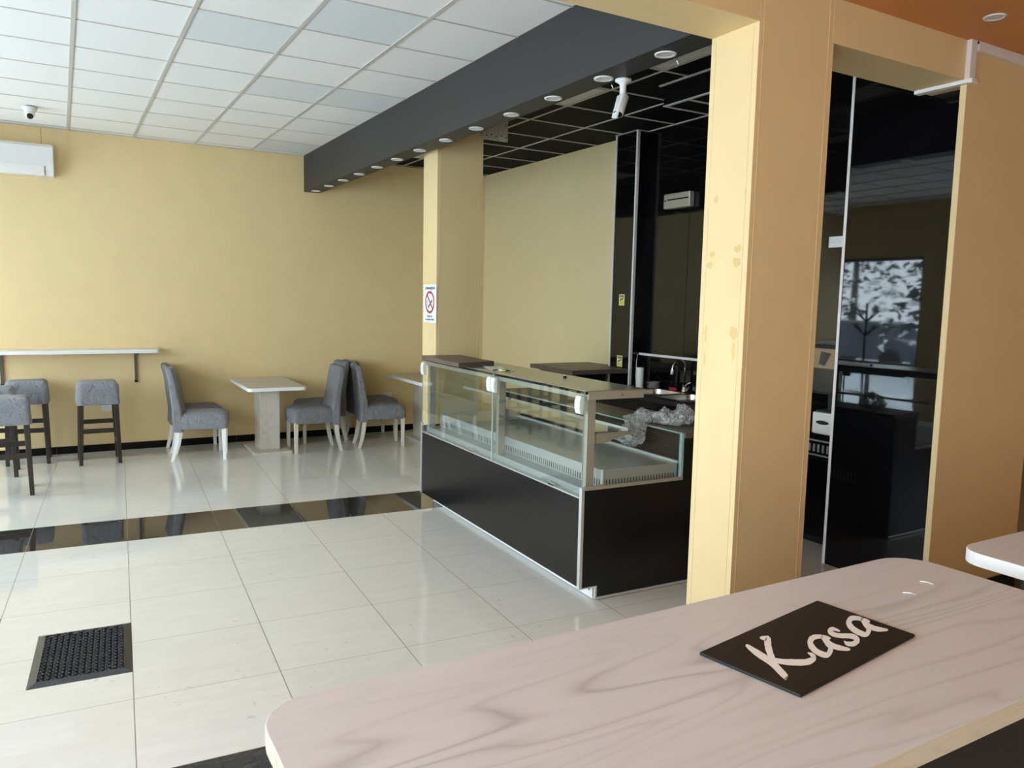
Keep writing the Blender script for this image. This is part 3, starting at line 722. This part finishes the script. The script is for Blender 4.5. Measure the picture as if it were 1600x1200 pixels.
# posts, canopy, glass
for yy in (.03, 1.11, L-.07):
    MB().box(.045, yy, .640, .098, yy+.04, 1.156).build('post', 'steel_dull', V, bevel=.002)
cn = MB().box(.024, .0, 1.158, .408, L, 1.206); cn.build('canopy', 'steel_dull', V, bevel=.003)
MB().box(.004, -.004, 1.206, .412, L+.004, 1.211).build('canopy_glass_top', 'glass_edge' if False else 'steel', V, bevel=.001)
MB().box(.0105, -.001, 1.190, .0235, L, 1.205).build('canopy_dark_edge', 'lens', V)
MB().lathe([(.008, 0), (.008, .004)], (0, 0, 0), 16).build('canopy_lock', 'chrome', V, loc=(.25, -.001, 1.18)).rotation_euler = (pi/2, 0, 0)
for (a, b) in ((.008, 1.118), (1.126, L-.008)):
    g_ = MB().box(.003, a, .606, .009, b, 1.203).build('front_pane', 'glass', V)
    for q_ in (a, b): MB().box(.0027, q_-.001, .606, .0093, q_+.001, 1.203).build('pane_edge', 'glass_edge', g_)
    c = MB().box(.002, a+.30, .604, .026, a+.36, .618); c.tube([(.03, a+.36, .614), (.05, a+.42, .618), (.045, a+.47, .612)], .003, 6); c.build('pane_stop', 'chrome', g_)
MB().box(-.001, 1.118, .605, .010, 1.126, 1.165).build('pane_joint', 'alu', V)
for i, yy in enumerate((.018, 1.065, 1.13, L-.075)):
    MB().prism([(-.014, 1.08), (.010, 1.075), (.012, 1.18), (-.012, 1.18), (-.022, 1.15), (-.021, 1.105)], yy, yy+.052, 'y').build('pane_clip', 'white_plastic', V, bevel=.006)
MB().prism([(.1, .668), (.705, .668), (.705, .925), (.1, 1.15)], .008, .013, 'y').build('side_pane', 'glass', V)
MB().prism([(.1, .668), (.705, .668), (.705, .925), (.1, 1.15)], L-.013, L-.008, 'y').build('side_pane', 'glass', V)
# inside shelves
for (a, b) in ((.07, 1.52), (1.56, L-.05)):
    s_ = MB().box(.10, a, .960, .36, b, .966).build('glass_shelf', 'glass', V)
    MB().box(.355, a, .955, .37, b, .972).build('shelf_rail', 'alu', s_)
for (yy) in (.045, 1.13):
    MB().prism([(.098, .90), (.20, .905), (.28, .935), (.38, .94), (.38, .958), (.098, .958)], yy, yy+.012, 'y').build('shelf_bracket', 'steel_dull', V)
MB().box(.40, .3, 1.150, .42, L-.2, 1.158).build('lamp_rail', 'alu', V)

# things on the display counter
def vit(x, y, z): c, s_ = cos(VZ), sin(VZ); return (2.476+x*c-y*s_, 3.468+x*s_+y*c, z)
bd = MB(); bd.face([(2.492, 5.757, 1.212), (2.829, 5.719, 1.212), (2.789, 5.078, 1.212), (2.42, 4.996, 1.212)]); bd = MB()
bd.prism([(2.500, 5.757), (2.829, 5.719), (2.789, 5.078), (2.455, 4.996)], 1.212, 1.244, 'z')
tag(bd.build('loose_board', 'brown_wood', bevel=.002), 'loose grey brown board lying on the far end of the glass counter canopy', 'board')
pp = MB().prism([(2.676, 5.05), (2.80, 4.98), (2.72, 4.70), (2.60, 4.77)], 1.2115, 1.2130, 'z'); tag(pp.build('paper_sheet', 'paper'), 'white sheet of paper on the counter canopy in front of the loose board', 'paper')
t = thing('bunch_of_keys', 'small bunch of black and silver keys on the counter canopy', 'keys', (2.625, 4.62, 1.2115), R(70))
for i, (a, mt) in enumerate(((0, 'chrome'), (.5, 'slot'), (1.1, 'yellow'), (-.6, 'chrome'), (2.6, 'slot'))):
    MB().box(-.005, -.007, 0, .05, .007, .006).build('key', mt, t, loc=(.012*cos(a*3), .03*i-.06, .001+.002*i), rotz=a)
t = thing('bottle_cap', 'single small black and white cap on the counter canopy', 'cap', (2.79, 4.13, 1.2115))
MB().lathe([(.012, 0), (.012, .008), (.009, .012)], seg=18).build('cap_shell', 'slot', t); MB().lathe([(.008, .0122), (.008, .0145)], seg=18).build('cap_disc', 'paper', t)
# crumpled plastic bag draped over the rear wall
bag = MB(); rd = random.Random(5)
path = [(3.07, 3.83, .80), (3.085, 3.84, .835), (3.115, 3.85, .87), (3.15, 3.85, .915), (3.19, 3.83, .965), (3.235, 3.80, .985), (3.285, 3.76, .978), (3.325, 3.72, .975), (3.365, 3.69, .985), (3.41, 3.67, .985), (3.455, 3.66, .965)]
rads = [.022, .052, .060, .055, .042, .026, .034, .050, .054, .044, .018]
import itertools
def resample(P, Rr, n):
    out = []; 
    for i in range(n):
        t_ = i/(n-1)*(len(P)-1); k_ = min(int(t_), len(P)-2); f_ = t_-k_
        out.append((Vector(P[k_]).lerp(Vector(P[k_+1]), f_), Rr[k_]*(1-f_)+Rr[k_+1]*f_))
    return out
rs = resample(path, rads, 70)
bag.tube([p for p, r in rs], [r for p, r in rs], 72)
for i, v in enumerate(bag.v):
    q = Vector(v); d1 = noise.noise(q*12); d2 = noise.noise(q*30+Vector((3, 1, 2))); d3 = noise.noise(q*80)
    c_ = min(rs, key=lambda s__: (s__[0]-q).length_squared)[0]; u_ = (q-c_)
    w_ = 1.05+2.0*(.33-abs(d1))+1.0*(.28-abs(d2))+.2*d3
    q = c_+u_*w_
    if q.z < .94 and q.x > 3.16+.0: q.z = max(q.z, .938)
    if q.z < .762: q.z = .762+.2*(q.z-.762)
    bag.v[i] = tuple(q)
bg_ = bag.build('plastic_bag', 'film'); tag(bg_, 'crumpled clear plastic bag draped over the back of the glass counter', 'bag')

# ================================================================== BAR AND SINK
t = thing('sink_counter', 'black kitchen counter with dark worktop and double steel sink along the black wall', 'counter', (0, 0, 0))
MB().box(4.36, 4.28, .06, 4.90, 5.95, .862).build('cabinet', 'black_satin', t)
wt = MB()
for (x0, y0, x1, y1) in ((4.32, 4.25, 4.39, 5.965), (4.81, 4.25, SX-.002, 5.965), (4.39, 4.25, 4.81, 4.72), (4.39, 5.12, 4.81, 5.17), (4.39, 5.57, 4.81, 5.965)): wt.box(x0, y0, .862, x1, y1, .90)
wt.build('worktop', 'black', t)
for (a, b) in ((4.72, 5.12), (5.17, 5.57)):
    s_ = MB(); o1 = rrect(4.375, a-.012, 4.825, b+.012, .06); i1 = rrect(4.41, a+.02, 4.79, b-.02, .06); i2 = rrect(4.43, a+.04, 4.77, b-.04, .05); n_ = len(o1)
    for k_ in range(n_):
        j = (k_+1) % n_
        s_.face([(*o1[k_], .903), (*o1[j], .903), (*i1[j], .906), (*i1[k_], .906)], 0, True); s_.face([(*i1[k_], .906), (*i1[j], .906), (*i2[j], .76), (*i2[k_], .76)], 0, True)
    s_.face([(*p, .76) for p in i2]); s_.build('sink_bowl', 'steel', t)
tf = thing('sink_faucet', 'tall chrome gooseneck faucet behind the double sink', 'faucet', (4.865, 5.27, .904))
MB().lathe([(.028, 0), (.028, .01), (.02, .03), (.018, .07)], seg=24).build('faucet_base', 'chrome', tf)
pth = [(0, 0, .06), (0, 0, .21)]+[(-.075+.075*cos(a), 0, .215+.075*sin(a)) for a in [k_*pi/12 for k_ in range(0, 12)]]+[(-.152, .0, .20), (-.155, 0, .175)]
MB().tube(pth, .0095, 14).build('spout', 'chrome', tf)
MB().tube([(-.152, 0, .205), (-.156, 0, .165)], .013, 14).build('aerator', 'white_plastic', tf)
MB().tube([(0, 0, .055), (.0, -.03, .07), (.0, -.08, .095)], .006, 10).build('lever', 'chrome', tf)
t = thing('paper_roll', 'upright white kitchen paper roll at the corner by the black post', 'paper roll', (4.70, 5.70, .90))
MB().lathe([(.034, 0), (.035, .003), (.035, .192), (.034, .195), (.014, .195), (.014, .19)], seg=32).build('roll', 'paper', t)
t = thing('metal_pot', 'small dark metal pot on the counter left of the faucet', 'pot', (4.832, 5.66, .9035))
MB().lathe([(.055, 0), (.06, .004), (.062, .05), (.066, .052), (.066, .056), (.058, .056), (.056, .01)], seg=32).build('pot_body', 'steel_dull', t)
MB().box(-.12, -.01, .035, -.06, .01, .043).build('handle', 'black', t)
t = MB().box(-.045, -.03, 0, .045, .03, .026).build('cleaning_sponge', 'pink', loc=(4.60, 5.21, .9065), rotz=R(60), bevel=.005); tag(t, 'flat pink cleaning sponge on the sink edge by the faucet', 'sponge')
t.location = (4.862, 5.42, .904)
t = thing('backsplash_panel', 'black backsplash panel with white top trim behind the sink', 'backsplash', (SX, 0, 0))
MB().box(-.012, 4.30, .902, -.001, 5.95, 1.195).build('panel', 'gloss', t)
MB().box(-.02, 4.30, 1.192, -.001, 5.985, 1.214).build('top_trim', 'white_trim', t)
t = MB().tube([(4.885, 5.97, 1.20), (4.84, 5.93, 1.13), (4.78, 5.86, 1.0), (4.74, 5.80, .915)], .004, 6).build('white_cable', 'white_plastic'); tag(t, 'thin white cable slanting down from the backsplash trim to the counter', 'cable')
# brown bar slab in front of the tan side wall
t = thing('bar_table', 'thick grey brown slab table on black base by the side wall', 'table', (0, 0, 0))
MB().prism([(4.13, 5.99), (4.785, 5.99), (4.785, 6.30), (4.90, 6.31), (4.90, 6.82), (4.17, 6.82)], 1.012, 1.055, 'z').build('tabletop', 'brown_wood', t, bevel=.002)
MB().box(4.25, 6.10, 0, 4.29, 6.75, 1.012).build('side_support', 'black', t); MB().box(4.29, 6.40, .08, 4.80, 6.43, 1.012).build('back_board', 'black', t)
MB().box(4.72, 6.32, 0, 4.76, 6.75, 1.012).build('side_support', 'black', t)
# appliances seen through the doorway
t = thing('undercounter_fridge', 'low black fridge with slotted grille seen through the doorway', 'fridge', (4.65, 3.4, 0))
MB().box(0, -.55, .05, .25, .55, .80).build('cabinet', 'black_satin', t, bevel=.004)
MB().box(-.02, -.54, .12, 0, .54, .62).build('door', 'gloss', t, bevel=.003); MB().box(-.004, -.54, .74, .0, .54, .752).build('trim_line', 'alu', t); MB().box(-.022, -.54, .64, -.0, .54, .648).build('trim_line', 'alu', t)
v_ = MB()
for i in range(26): v_.box(-.006, -.5+i*.038, .665, .0, -.5+i*.038+.016, .72)
v_.build('grille', 'alu', t); MB().box(.02, -.5, 0, .25, .5, .05).build('plinth', 'black', t)
t = thing('toaster_oven', 'white low appliance with black oval handle standing on the low fridge', 'appliance', (4.62, 3.46, .80))
MB().box(0, -.2, .0, .27, .22, .155).build('casing', 'white_wood', t, bevel=.012)
MB().prism([(.13+.04*cos(a*pi/12)*1.3, .085+.011*sin(a*pi/12)*1.3) for a in range(24)], -.004, .0, 'x').build('handle', 'black', t)
MB().box(-.002, -.115, .0, .001, -.112, .15).build('side_seam', 'slot', t)
t = thing('monitor', 'dark brown register monitor with reflected boxes painted on its upper half behind the doorway', 'monitor', (4.62, 3.58, .956))
MB().box(.03, -.07, 0, .17, .09, .012).build('stand_foot', 'black', t); MB().box(.07, -.01, .01, .10, .03, .18).build('stand_neck', 'black', t)
MB().box(.0, -.14, .13, .035, .16, .475).build('housing', 'black', t, bevel=.004); MB().box(-.002, -.13, .15, .0, .15, .31).build('lower_screen', 'brown', t); MB().box(-.002, -.13, .312, .0, .15, .45).build('upper_reflection', 'box_reflect', t); MB().prism([(.02, .33), (.07, .34), (.055, .43), (-.03, .42)], -.003, -.0021, 'x').build('reflection_marks', 'brown', t)  # upper half and its marks are a painted reflection of boxes

# ================================================================== NEAR ROOM
t = thing('cash_desk', 'large bleached pine counter top on black body in the foreground', 'counter', (0, 0, 0))
P = rrect(.243, .638, 1.915, 1.212, [.10, .085, .06, .02])
P = [(p[0]+(.012*(1.212-p[1])/.57 if p[0] > 1.5 else 0)+(.0 if p[0] > .5 else 0), p[1]) for p in P]
MB().prism(P, 1.014, 1.05, 'z', mi=1, mcap=0, smooth=False).build('worktop', ['counter_wood', 'cash_edge' if False else 'counter_edge'], t, bevel=.0015)
MB().box(.30, .70, 0, 1.86, 1.15, 1.014).build('body', 'black', t)
t = thing('bar_counter', 'pale wood topped bar counter corner at the right picture edge', 'counter', (0, 0, 0))
MB().prism(rrect(2.10, .55, 3.6, 1.178, [.02, .07, .07, .02]), 1.014, 1.05, 'z', mi=1, mcap=0).build('worktop', ['counter_wood', 'white_edge'], t, bevel=.0015)
MB().box(2.30, .62, 0, 3.55, 1.10, 1.014).build('body', 'black', t)
# Kasa sign
LET = [[[-0.1224,0.0588,-0.1085,0.0637],[-0.1278,0.0505,-0.1097,0.0558],[-0.1321,0.0421,-0.1118,0.049],[-0.1365,0.0336,-0.113,0.0411],[-0.1398,0.025,-0.1152,0.0334],[-0.1432,0.0165,-0.1175,0.0256],[-0.1455,0.0077,-0.1198,0.0169],[-0.1478,-0.0,-0.1222,0.0081],[-0.1511,-0.0086,-0.1269,-0.0023],[-0.1569,-0.0199,-0.1338,-0.0143],[-0.1648,-0.0318,-0.143,-0.0281],[-0.1718,-0.0439,-0.1509,-0.04],[-0.1761,-0.0523,-0.1573,-0.0481],[-0.1776,-0.0551,-0.1609,-0.0516],[-0.1617,-0.0505,-0.178,-0.0581],[-0.1618,-0.0515,-0.1766,-0.0552],[-0.1627,-0.0503,-0.1758,-0.0564]],[[-0.0671,0.0562,-0.0492,0.0676],[-0.0675,0.0543,-0.0472,0.0673],[-0.0676,0.0533,-0.0442,0.0668],[-0.0694,0.0546,-0.0426,0.0646],[-0.0681,0.0564,-0.0466,0.0581],[-0.068,0.0574,-0.0526,0.052],[-0.0714,0.0549,-0.0593,0.0479],[-0.0771,0.0507,-0.0639,0.0446],[-0.0838,0.0467,-0.0685,0.0413],[-0.0908,0.0407,-0.0752,0.0373],[-0.0977,0.0357,-0.0822,0.0313],[-0.1047,0.0297,-0.089,0.0263],[-0.1118,0.0227,-0.0949,0.0211],[-0.1188,0.0167,-0.1017,0.0161],[-0.125,0.0096,-0.1078,0.0099],[-0.13,0.0033,-0.1148,0.0039],[-0.1359,-0.0019,-0.1218,-0.002]],[[-0.1361,-0.0099,-0.1162,0.0011],[-0.1345,-0.0122,-0.1147,-0.0021],[-0.132,-0.0156,-0.113,-0.0044],[-0.1305,-0.0189,-0.1105,-0.0078],[-0.1288,-0.0212,-0.1089,-0.0101],[-0.1263,-0.0246,-0.1052,-0.0127],[-0.1246,-0.0269,-0.1026,-0.0152],[-0.1221,-0.0303,-0.0997,-0.0166],[-0.1195,-0.0328,-0.0961,-0.0192],[-0.116,-0.0363,-0.0926,-0.0228],[-0.1123,-0.0389,-0.089,-0.0254],[-0.1088,-0.0425,-0.0853,-0.028],[-0.1042,-0.0453,-0.0817,-0.0306],[-0.1004,-0.0469,-0.079,-0.033],[-0.0966,-0.0485,-0.0752,-0.0346],[-0.0928,-0.0501,-0.0723,-0.0351],[-0.0869,-0.051,-0.0693,-0.0355],[-0.0818,-0.0508,-0.0663,-0.036],[-0.0746,-0.0499,-0.0622,-0.0356],[-0.0673,-0.049,-0.0602,-0.0359],[-0.0587,-0.0453,-0.0612,-0.0358],[-0.0497,-0.0396,-0.0635,-0.0374],[-0.045,-0.0353,-0.0614,-0.0367],[-0.0434,-0.0315,-0.0591,-0.0351],[-0.0419,-0.0286,-0.0567,-0.0324],[-0.0426,-0.0265,-0.0555,-0.0316],[-0.0434,-0.0254,-0.0542,-0.0298],[-0.0443,-0.0242,-0.0541,-0.0288],[-0.0452,-0.0241,-0.0528,-0.027]],[[0.051,-0.0036,0.0335,-0.0121],[0.0505,-0.0005,0.0319,-0.0098],[0.049,0.0027,0.0304,-0.0065],[0.0473,0.005,0.0287,-0.0042],[0.0457,0.0073,0.0269,-0.0029],[0.042,0.0099,0.0241,-0.0015],[0.0384,0.0125,0.0191,-0.0007],[0.0346,0.0141,0.0152,-0.0001],[0.0285,0.014,0.012,-0.0006],[0.0214,0.0141,0.0089,-0.0011],[0.014,0.0122,0.0068,-0.0018],[0.0054,0.0085,0.0047,-0.0025],[-0.0033,0.0048,0.0035,-0.0033],[-0.0111,-0.0,0.0014,-0.004],[-0.018,-0.005,-0.002,-0.0065],[-0.0248,-0.01,-0.0056,-0.01],[-0.0296,-0.0144,-0.008,-0.0127],[-0.0334,-0.0198,-0.0116,-0.0162],[-0.0372,-0.0243,-0.0142,-0.0198],[-0.0399,-0.029,-0.0168,-0.0234],[-0.0417,-0.0337,-0.0183,-0.0263],[-0.0434,-0.0385,-0.0199,-0.0301],[-0.0441,-0.0425,-0.0203,-0.033],[-0.0445,-0.0454,-0.0198,-0.0361],[-0.044,-0.0486,-0.0201,-0.0381],[-0.0433,-0.0507,-0.0196,-0.0412],[-0.0426,-0.0528,-0.0197,-0.0422],[-0.04,-0.0553,-0.0199,-0.0432],[-0.036,-0.0559,-0.0199,-0.0432],[-0.0299,-0.0558,-0.0199,-0.0432],[-0.0235,-0.0538,-0.0178,-0.0425],[-0.0173,-0.0527,-0.0146,-0.042],[-0.0119,-0.0505,-0.0104,-0.0406],[-0.0077,-0.0492,-0.0071,-0.0391],[-0.0011,-0.0461,-0.0038,-0.0376],[0.0054,-0.0431,-0.0017,-0.0369],[0.0121,-0.0391,-0.0006,-0.0361],[0.018,-0.0339,0.0016,-0.0354],[0.0227,-0.0296,0.004,-0.0328],[0.0253,-0.026,0.0068,-0.0281],[0.029,-0.0215,0.0103,-0.0246],[0.0328,-0.017,0.0151,-0.0203],[0.0375,-0.0127,0.0199,-0.015],[0.0412,-0.0082,0.0247,-0.0107],[0.0461,-0.0029,0.0295,-0.0054]],[[0.0269,-0.009,0.0466,-0.006],[0.0232,-0.0135,0.0429,-0.0105],[0.0195,-0.018,0.0393,-0.014],[0.0157,-0.0224,0.0366,-0.0186],[0.013,-0.0271,0.0341,-0.0213],[0.0104,-0.0307,0.0327,-0.0241],[0.0088,-0.0345,0.0311,-0.0279],[0.0072,-0.0383,0.0306,-0.0308],[0.0067,-0.0413,0.0293,-0.0326],[0.0063,-0.0442,0.0299,-0.0358],[0.0068,-0.0474,0.0305,-0.0379],[0.0073,-0.0505,0.0312,-0.04],[0.009,-0.0528,0.0317,-0.0431],[0.0107,-0.055,0.0314,-0.0451],[0.0123,-0.0573,0.032,-0.0482],[0.015,-0.0598,0.0325,-0.0514],[0.0168,-0.0611,0.0332,-0.0535]],[[0.0989,-0.002,0.0881,-0.0064],[0.1003,0.0008,0.0874,-0.0042],[0.1008,0.0038,0.0857,-0.002],[0.1012,0.0068,0.085,0.0002],[0.1017,0.0097,0.0841,0.0003],[0.0989,0.0112,0.0821,0.0006],[0.0961,0.0126,0.0799,-0.0],[0.091,0.0124,0.079,0.0001],[0.0857,0.0112,0.0799,-0.0],[0.0794,0.0092,0.0809,-0.0002],[0.0717,0.0053,0.0821,0.0006],[0.066,0.0011,0.0822,0.0016],[0.0612,-0.0032,0.0822,0.0016],[0.0596,-0.007,0.0819,-0.0004],[0.0582,-0.0098,0.0805,-0.0032],[0.0576,-0.0138,0.0792,-0.005],[0.0581,-0.0169,0.0797,-0.0081],[0.0586,-0.02,0.0804,-0.0102],[0.0611,-0.0234,0.0821,-0.0125],[0.0628,-0.0257,0.0847,-0.015],[0.0653,-0.0291,0.0874,-0.0174],[0.0689,-0.0317,0.091,-0.02],[0.0726,-0.0343,0.0947,-0.0226],[0.0752,-0.0368,0.0983,-0.0252],[0.0769,-0.039,0.1018,-0.0287],[0.0774,-0.0422,0.1023,-0.0319],[0.0781,-0.0443,0.1028,-0.035],[0.0768,-0.0461,0.1012,-0.0388],[0.0767,-0.0471,0.0986,-0.0424],[0.0755,-0.0479,0.0949,-0.0469],[0.0755,-0.0479,0.0881,-0.0519],[0.0755,-0.0479,0.0804,-0.0558],[0.0765,-0.0481,0.0717,-0.0595],[0.0755,-0.0479,0.0635,-0.0602],[0.0726,-0.0475,0.0573,-0.0613],[0.0694,-0.048,0.0512,-0.0613],[0.0665,-0.0475,0.0462,-0.0606],[0.0645,-0.0472,0.0436,-0.0581],[0.0627,-0.0459,0.0419,-0.0559],[0.0609,-0.0446,0.0402,-0.0536],[0.059,-0.0433,0.0407,-0.0506],[0.058,-0.0432,0.0422,-0.0478],[0.0572,-0.042,0.0446,-0.0451],[0.0574,-0.0411,0.048,-0.0426],[0.0577,-0.0391,0.0503,-0.041]],[[0.1971,-0.0082,0.1755,-0.0169],[0.1966,-0.005,0.1751,-0.0128],[0.1972,-0.0011,0.1756,-0.0099],[0.1978,0.0029,0.175,-0.0067],[0.1973,0.006,0.1745,-0.0036],[0.1958,0.0093,0.1719,-0.0012],[0.1932,0.0127,0.1691,0.0003],[0.1906,0.0151,0.1662,0.0017],[0.1858,0.0169,0.1633,0.0022],[0.1787,0.017,0.1621,0.0013],[0.1704,0.0152,0.1602,0.0016],[0.1618,0.0125,0.158,0.001],[0.1522,0.009,0.1569,0.0001],[0.1435,0.0052,0.1548,-0.0006],[0.1357,0.0004,0.1513,-0.0031],[0.1277,-0.0055,0.1479,-0.0056],[0.1218,-0.0106,0.1455,-0.0082],[0.1169,-0.0159,0.143,-0.0109],[0.1131,-0.0214,0.1394,-0.0144],[0.1093,-0.0259,0.1378,-0.0182],[0.1077,-0.0297,0.1353,-0.0218],[0.106,-0.0345,0.1337,-0.0256],[0.1044,-0.0383,0.1322,-0.0284],[0.1039,-0.0412,0.1316,-0.0324],[0.1044,-0.0443,0.1311,-0.0353],[0.104,-0.0473,0.1307,-0.0383],[0.1045,-0.0504,0.1294,-0.0401],[0.1062,-0.0527,0.1302,-0.0413],[0.11,-0.0543,0.1291,-0.0421],[0.116,-0.0542,0.13,-0.0423],[0.1233,-0.0533,0.1312,-0.0414],[0.1297,-0.0513,0.1343,-0.0409],[0.136,-0.0493,0.1386,-0.0395],[0.1424,-0.0472,0.1407,-0.0388],[0.149,-0.0442,0.143,-0.0372],[0.1565,-0.0413,0.1451,-0.0365],[0.1632,-0.0373,0.1472,-0.0358],[0.1681,-0.032,0.1484,-0.035],[0.1726,-0.0286,0.1498,-0.0322],[0.1751,-0.026,0.1534,-0.0287],[0.1777,-0.0223,0.157,-0.0252],[0.1822,-0.019,0.1617,-0.0209],[0.1858,-0.0155,0.1674,-0.0167],[0.1905,-0.0112,0.1721,-0.0124],[0.1953,-0.0069,0.1779,-0.0082]],[[0.1708,-0.0142,0.1937,-0.0107],[0.1661,-0.0185,0.1889,-0.015],[0.1613,-0.0238,0.1852,-0.0195],[0.1575,-0.0283,0.1815,-0.0239],[0.1538,-0.0328,0.179,-0.0266],[0.151,-0.0374,0.1776,-0.0294],[0.1504,-0.0414,0.1771,-0.0324],[0.15,-0.0443,0.1768,-0.0344],[0.1495,-0.0473,0.1764,-0.0373],[0.1502,-0.0494,0.1761,-0.0393],[0.1509,-0.0516,0.1767,-0.0414],[0.1515,-0.0537,0.1774,-0.0436],[0.1532,-0.056,0.1781,-0.0457],[0.1559,-0.0584,0.1788,-0.0478],[0.1587,-0.0599,0.1795,-0.0499],[0.1625,-0.0615,0.18,-0.0531],[0.1653,-0.0629,0.1807,-0.0552]]]
t = thing('cash_desk_sign', 'black rectangular sign reading Kasa lying on the foreground counter', 'sign', (1.226, .94775, 1.0502), .1544)
MB().prism([(-.2029, -.1007), (.2031, -.1062), (.2098, .1062), (-.21, .1007)], 0, .006, 'z').build('sign_plate', 'black', t, bevel=.0015)
b = MB()
for si, st_ in enumerate(LET):
    z = .0062+.00004*si
    for a, c in zip(st_[:-1], st_[1:]): b.face([(a[0], a[1], z), (a[2], a[3], z), (c[2], c[3], z), (c[0], c[1], z)])
    for e_, nb in ((st_[0], st_[1]), (st_[-1], st_[-2])):
        cx_, cy_ = (e_[0]+e_[2])/2, (e_[1]+e_[3])/2; rx, ry = (e_[0]-e_[2])/2, (e_[1]-e_[3])/2
        dx, dy = cx_-(nb[0]+nb[2])/2, cy_-(nb[1]+nb[3])/2; dl = math.hypot(dx, dy) or 1; w_ = math.hypot(rx, ry); dx, dy = dx/dl*w_*.9, dy/dl*w_*.9
        b.face([(cx_+rx*cos(q_)+dx*sin(q_), cy_+ry*cos(q_)+dy*sin(q_), z) for q_ in [k_*pi/8 for k_ in range(9)]])
lo = b.build('lettering', 'lettering', t)
bm = bmesh.new(); bm.from_mesh(lo.data)
for f_ in bm.faces:
    f_.normal_update()
    if f_.normal.z < 0: f_.normal_flip()
bm.to_mesh(lo.data); bm.free()
# wood slivers on the counter
for i, (x, y, a, n_) in enumerate(((1.752, 1.06, 1.2, 'curved pale wood sliver on the counter, farther one'), (1.645, 1.033, .9, 'forked pale wood sliver on the counter, closer to the sign'))):
    b = MB().tube([(0, 0, .0012), (.014, .003, .002), (.028, .0, .0012)], .0011, 6)
    if i: b.tube([(.012, .002, .0012), (.022, .010, .0015)], .001, 6)
    tag(b.build('wood_sliver', 'paper', loc=(x, y, 1.0502), rotz=-a), n_, 'sliver', 'slivers on the counter')
# rubber floor mat with ringed holes
t = thing('floor_mat', 'black rubber mat with perforated ring pattern on the tiles at lower left', 'mat', (.035, 4.035, 0), R(-3.5))
w, h = .205, .292
o_ = [(-w, -h), (w, -h), (w, h), (-w, h)]; i_ = [(-w+.035, -h+.035), (w-.035, -h+.035), (w-.035, h-.035), (-w+.035, h-.035)]
b = MB()
for k_ in range(4):
    j = (k_+1) % 4; b.face([(*o_[k_], .0015), (*o_[j], .0015), (*i_[j], .012), (*i_[k_], .012)]); b.face([(*o_[k_], 0), (*o_[j], 0), (*o_[j], .0015), (*o_[k_], .0015)])
b.build('bevelled_border', 'mat_rubber', t)
b = MB(); nx, ny = 13, 15; x0, x1, y0, y1 = -w+.035, w-.035, -h+.035, h-.035
b.box(x0, y0, .0005, x1, y1, .0025, mi=1)
for ix in range(nx):
    for iy in range(ny):
        px = x0+(ix+.5)*(x1-x0)/nx; py = y0+(iy+.5)*(y1-y0)/ny+(.25 if ix % 2 else -.25)*(y1-y0)/ny
        r_ = .0105; rings = [(r_, .002), (r_, .011), (r_*.72, .0120), (r_*.6, .010), (r_*.6, .0026)]
        bi = []
        for (rr_, zz) in rings:
            bi.append(len(b.v)); b.v += [(px+rr_*cos(2*pi*q/8), py+rr_*sin(2*pi*q/8), zz) for q in range(8)]
        for a in range(4):
            for q in range(8):
                q2 = (q+1) % 8; b.f.append((bi[a]+q, bi[a]+q2, bi[a+1]+q2, bi[a+1]+q)); b.mi.append(0); b.sm.append(False)
b.build('ringed_field', ['mat_rubber', 'slot'], t)
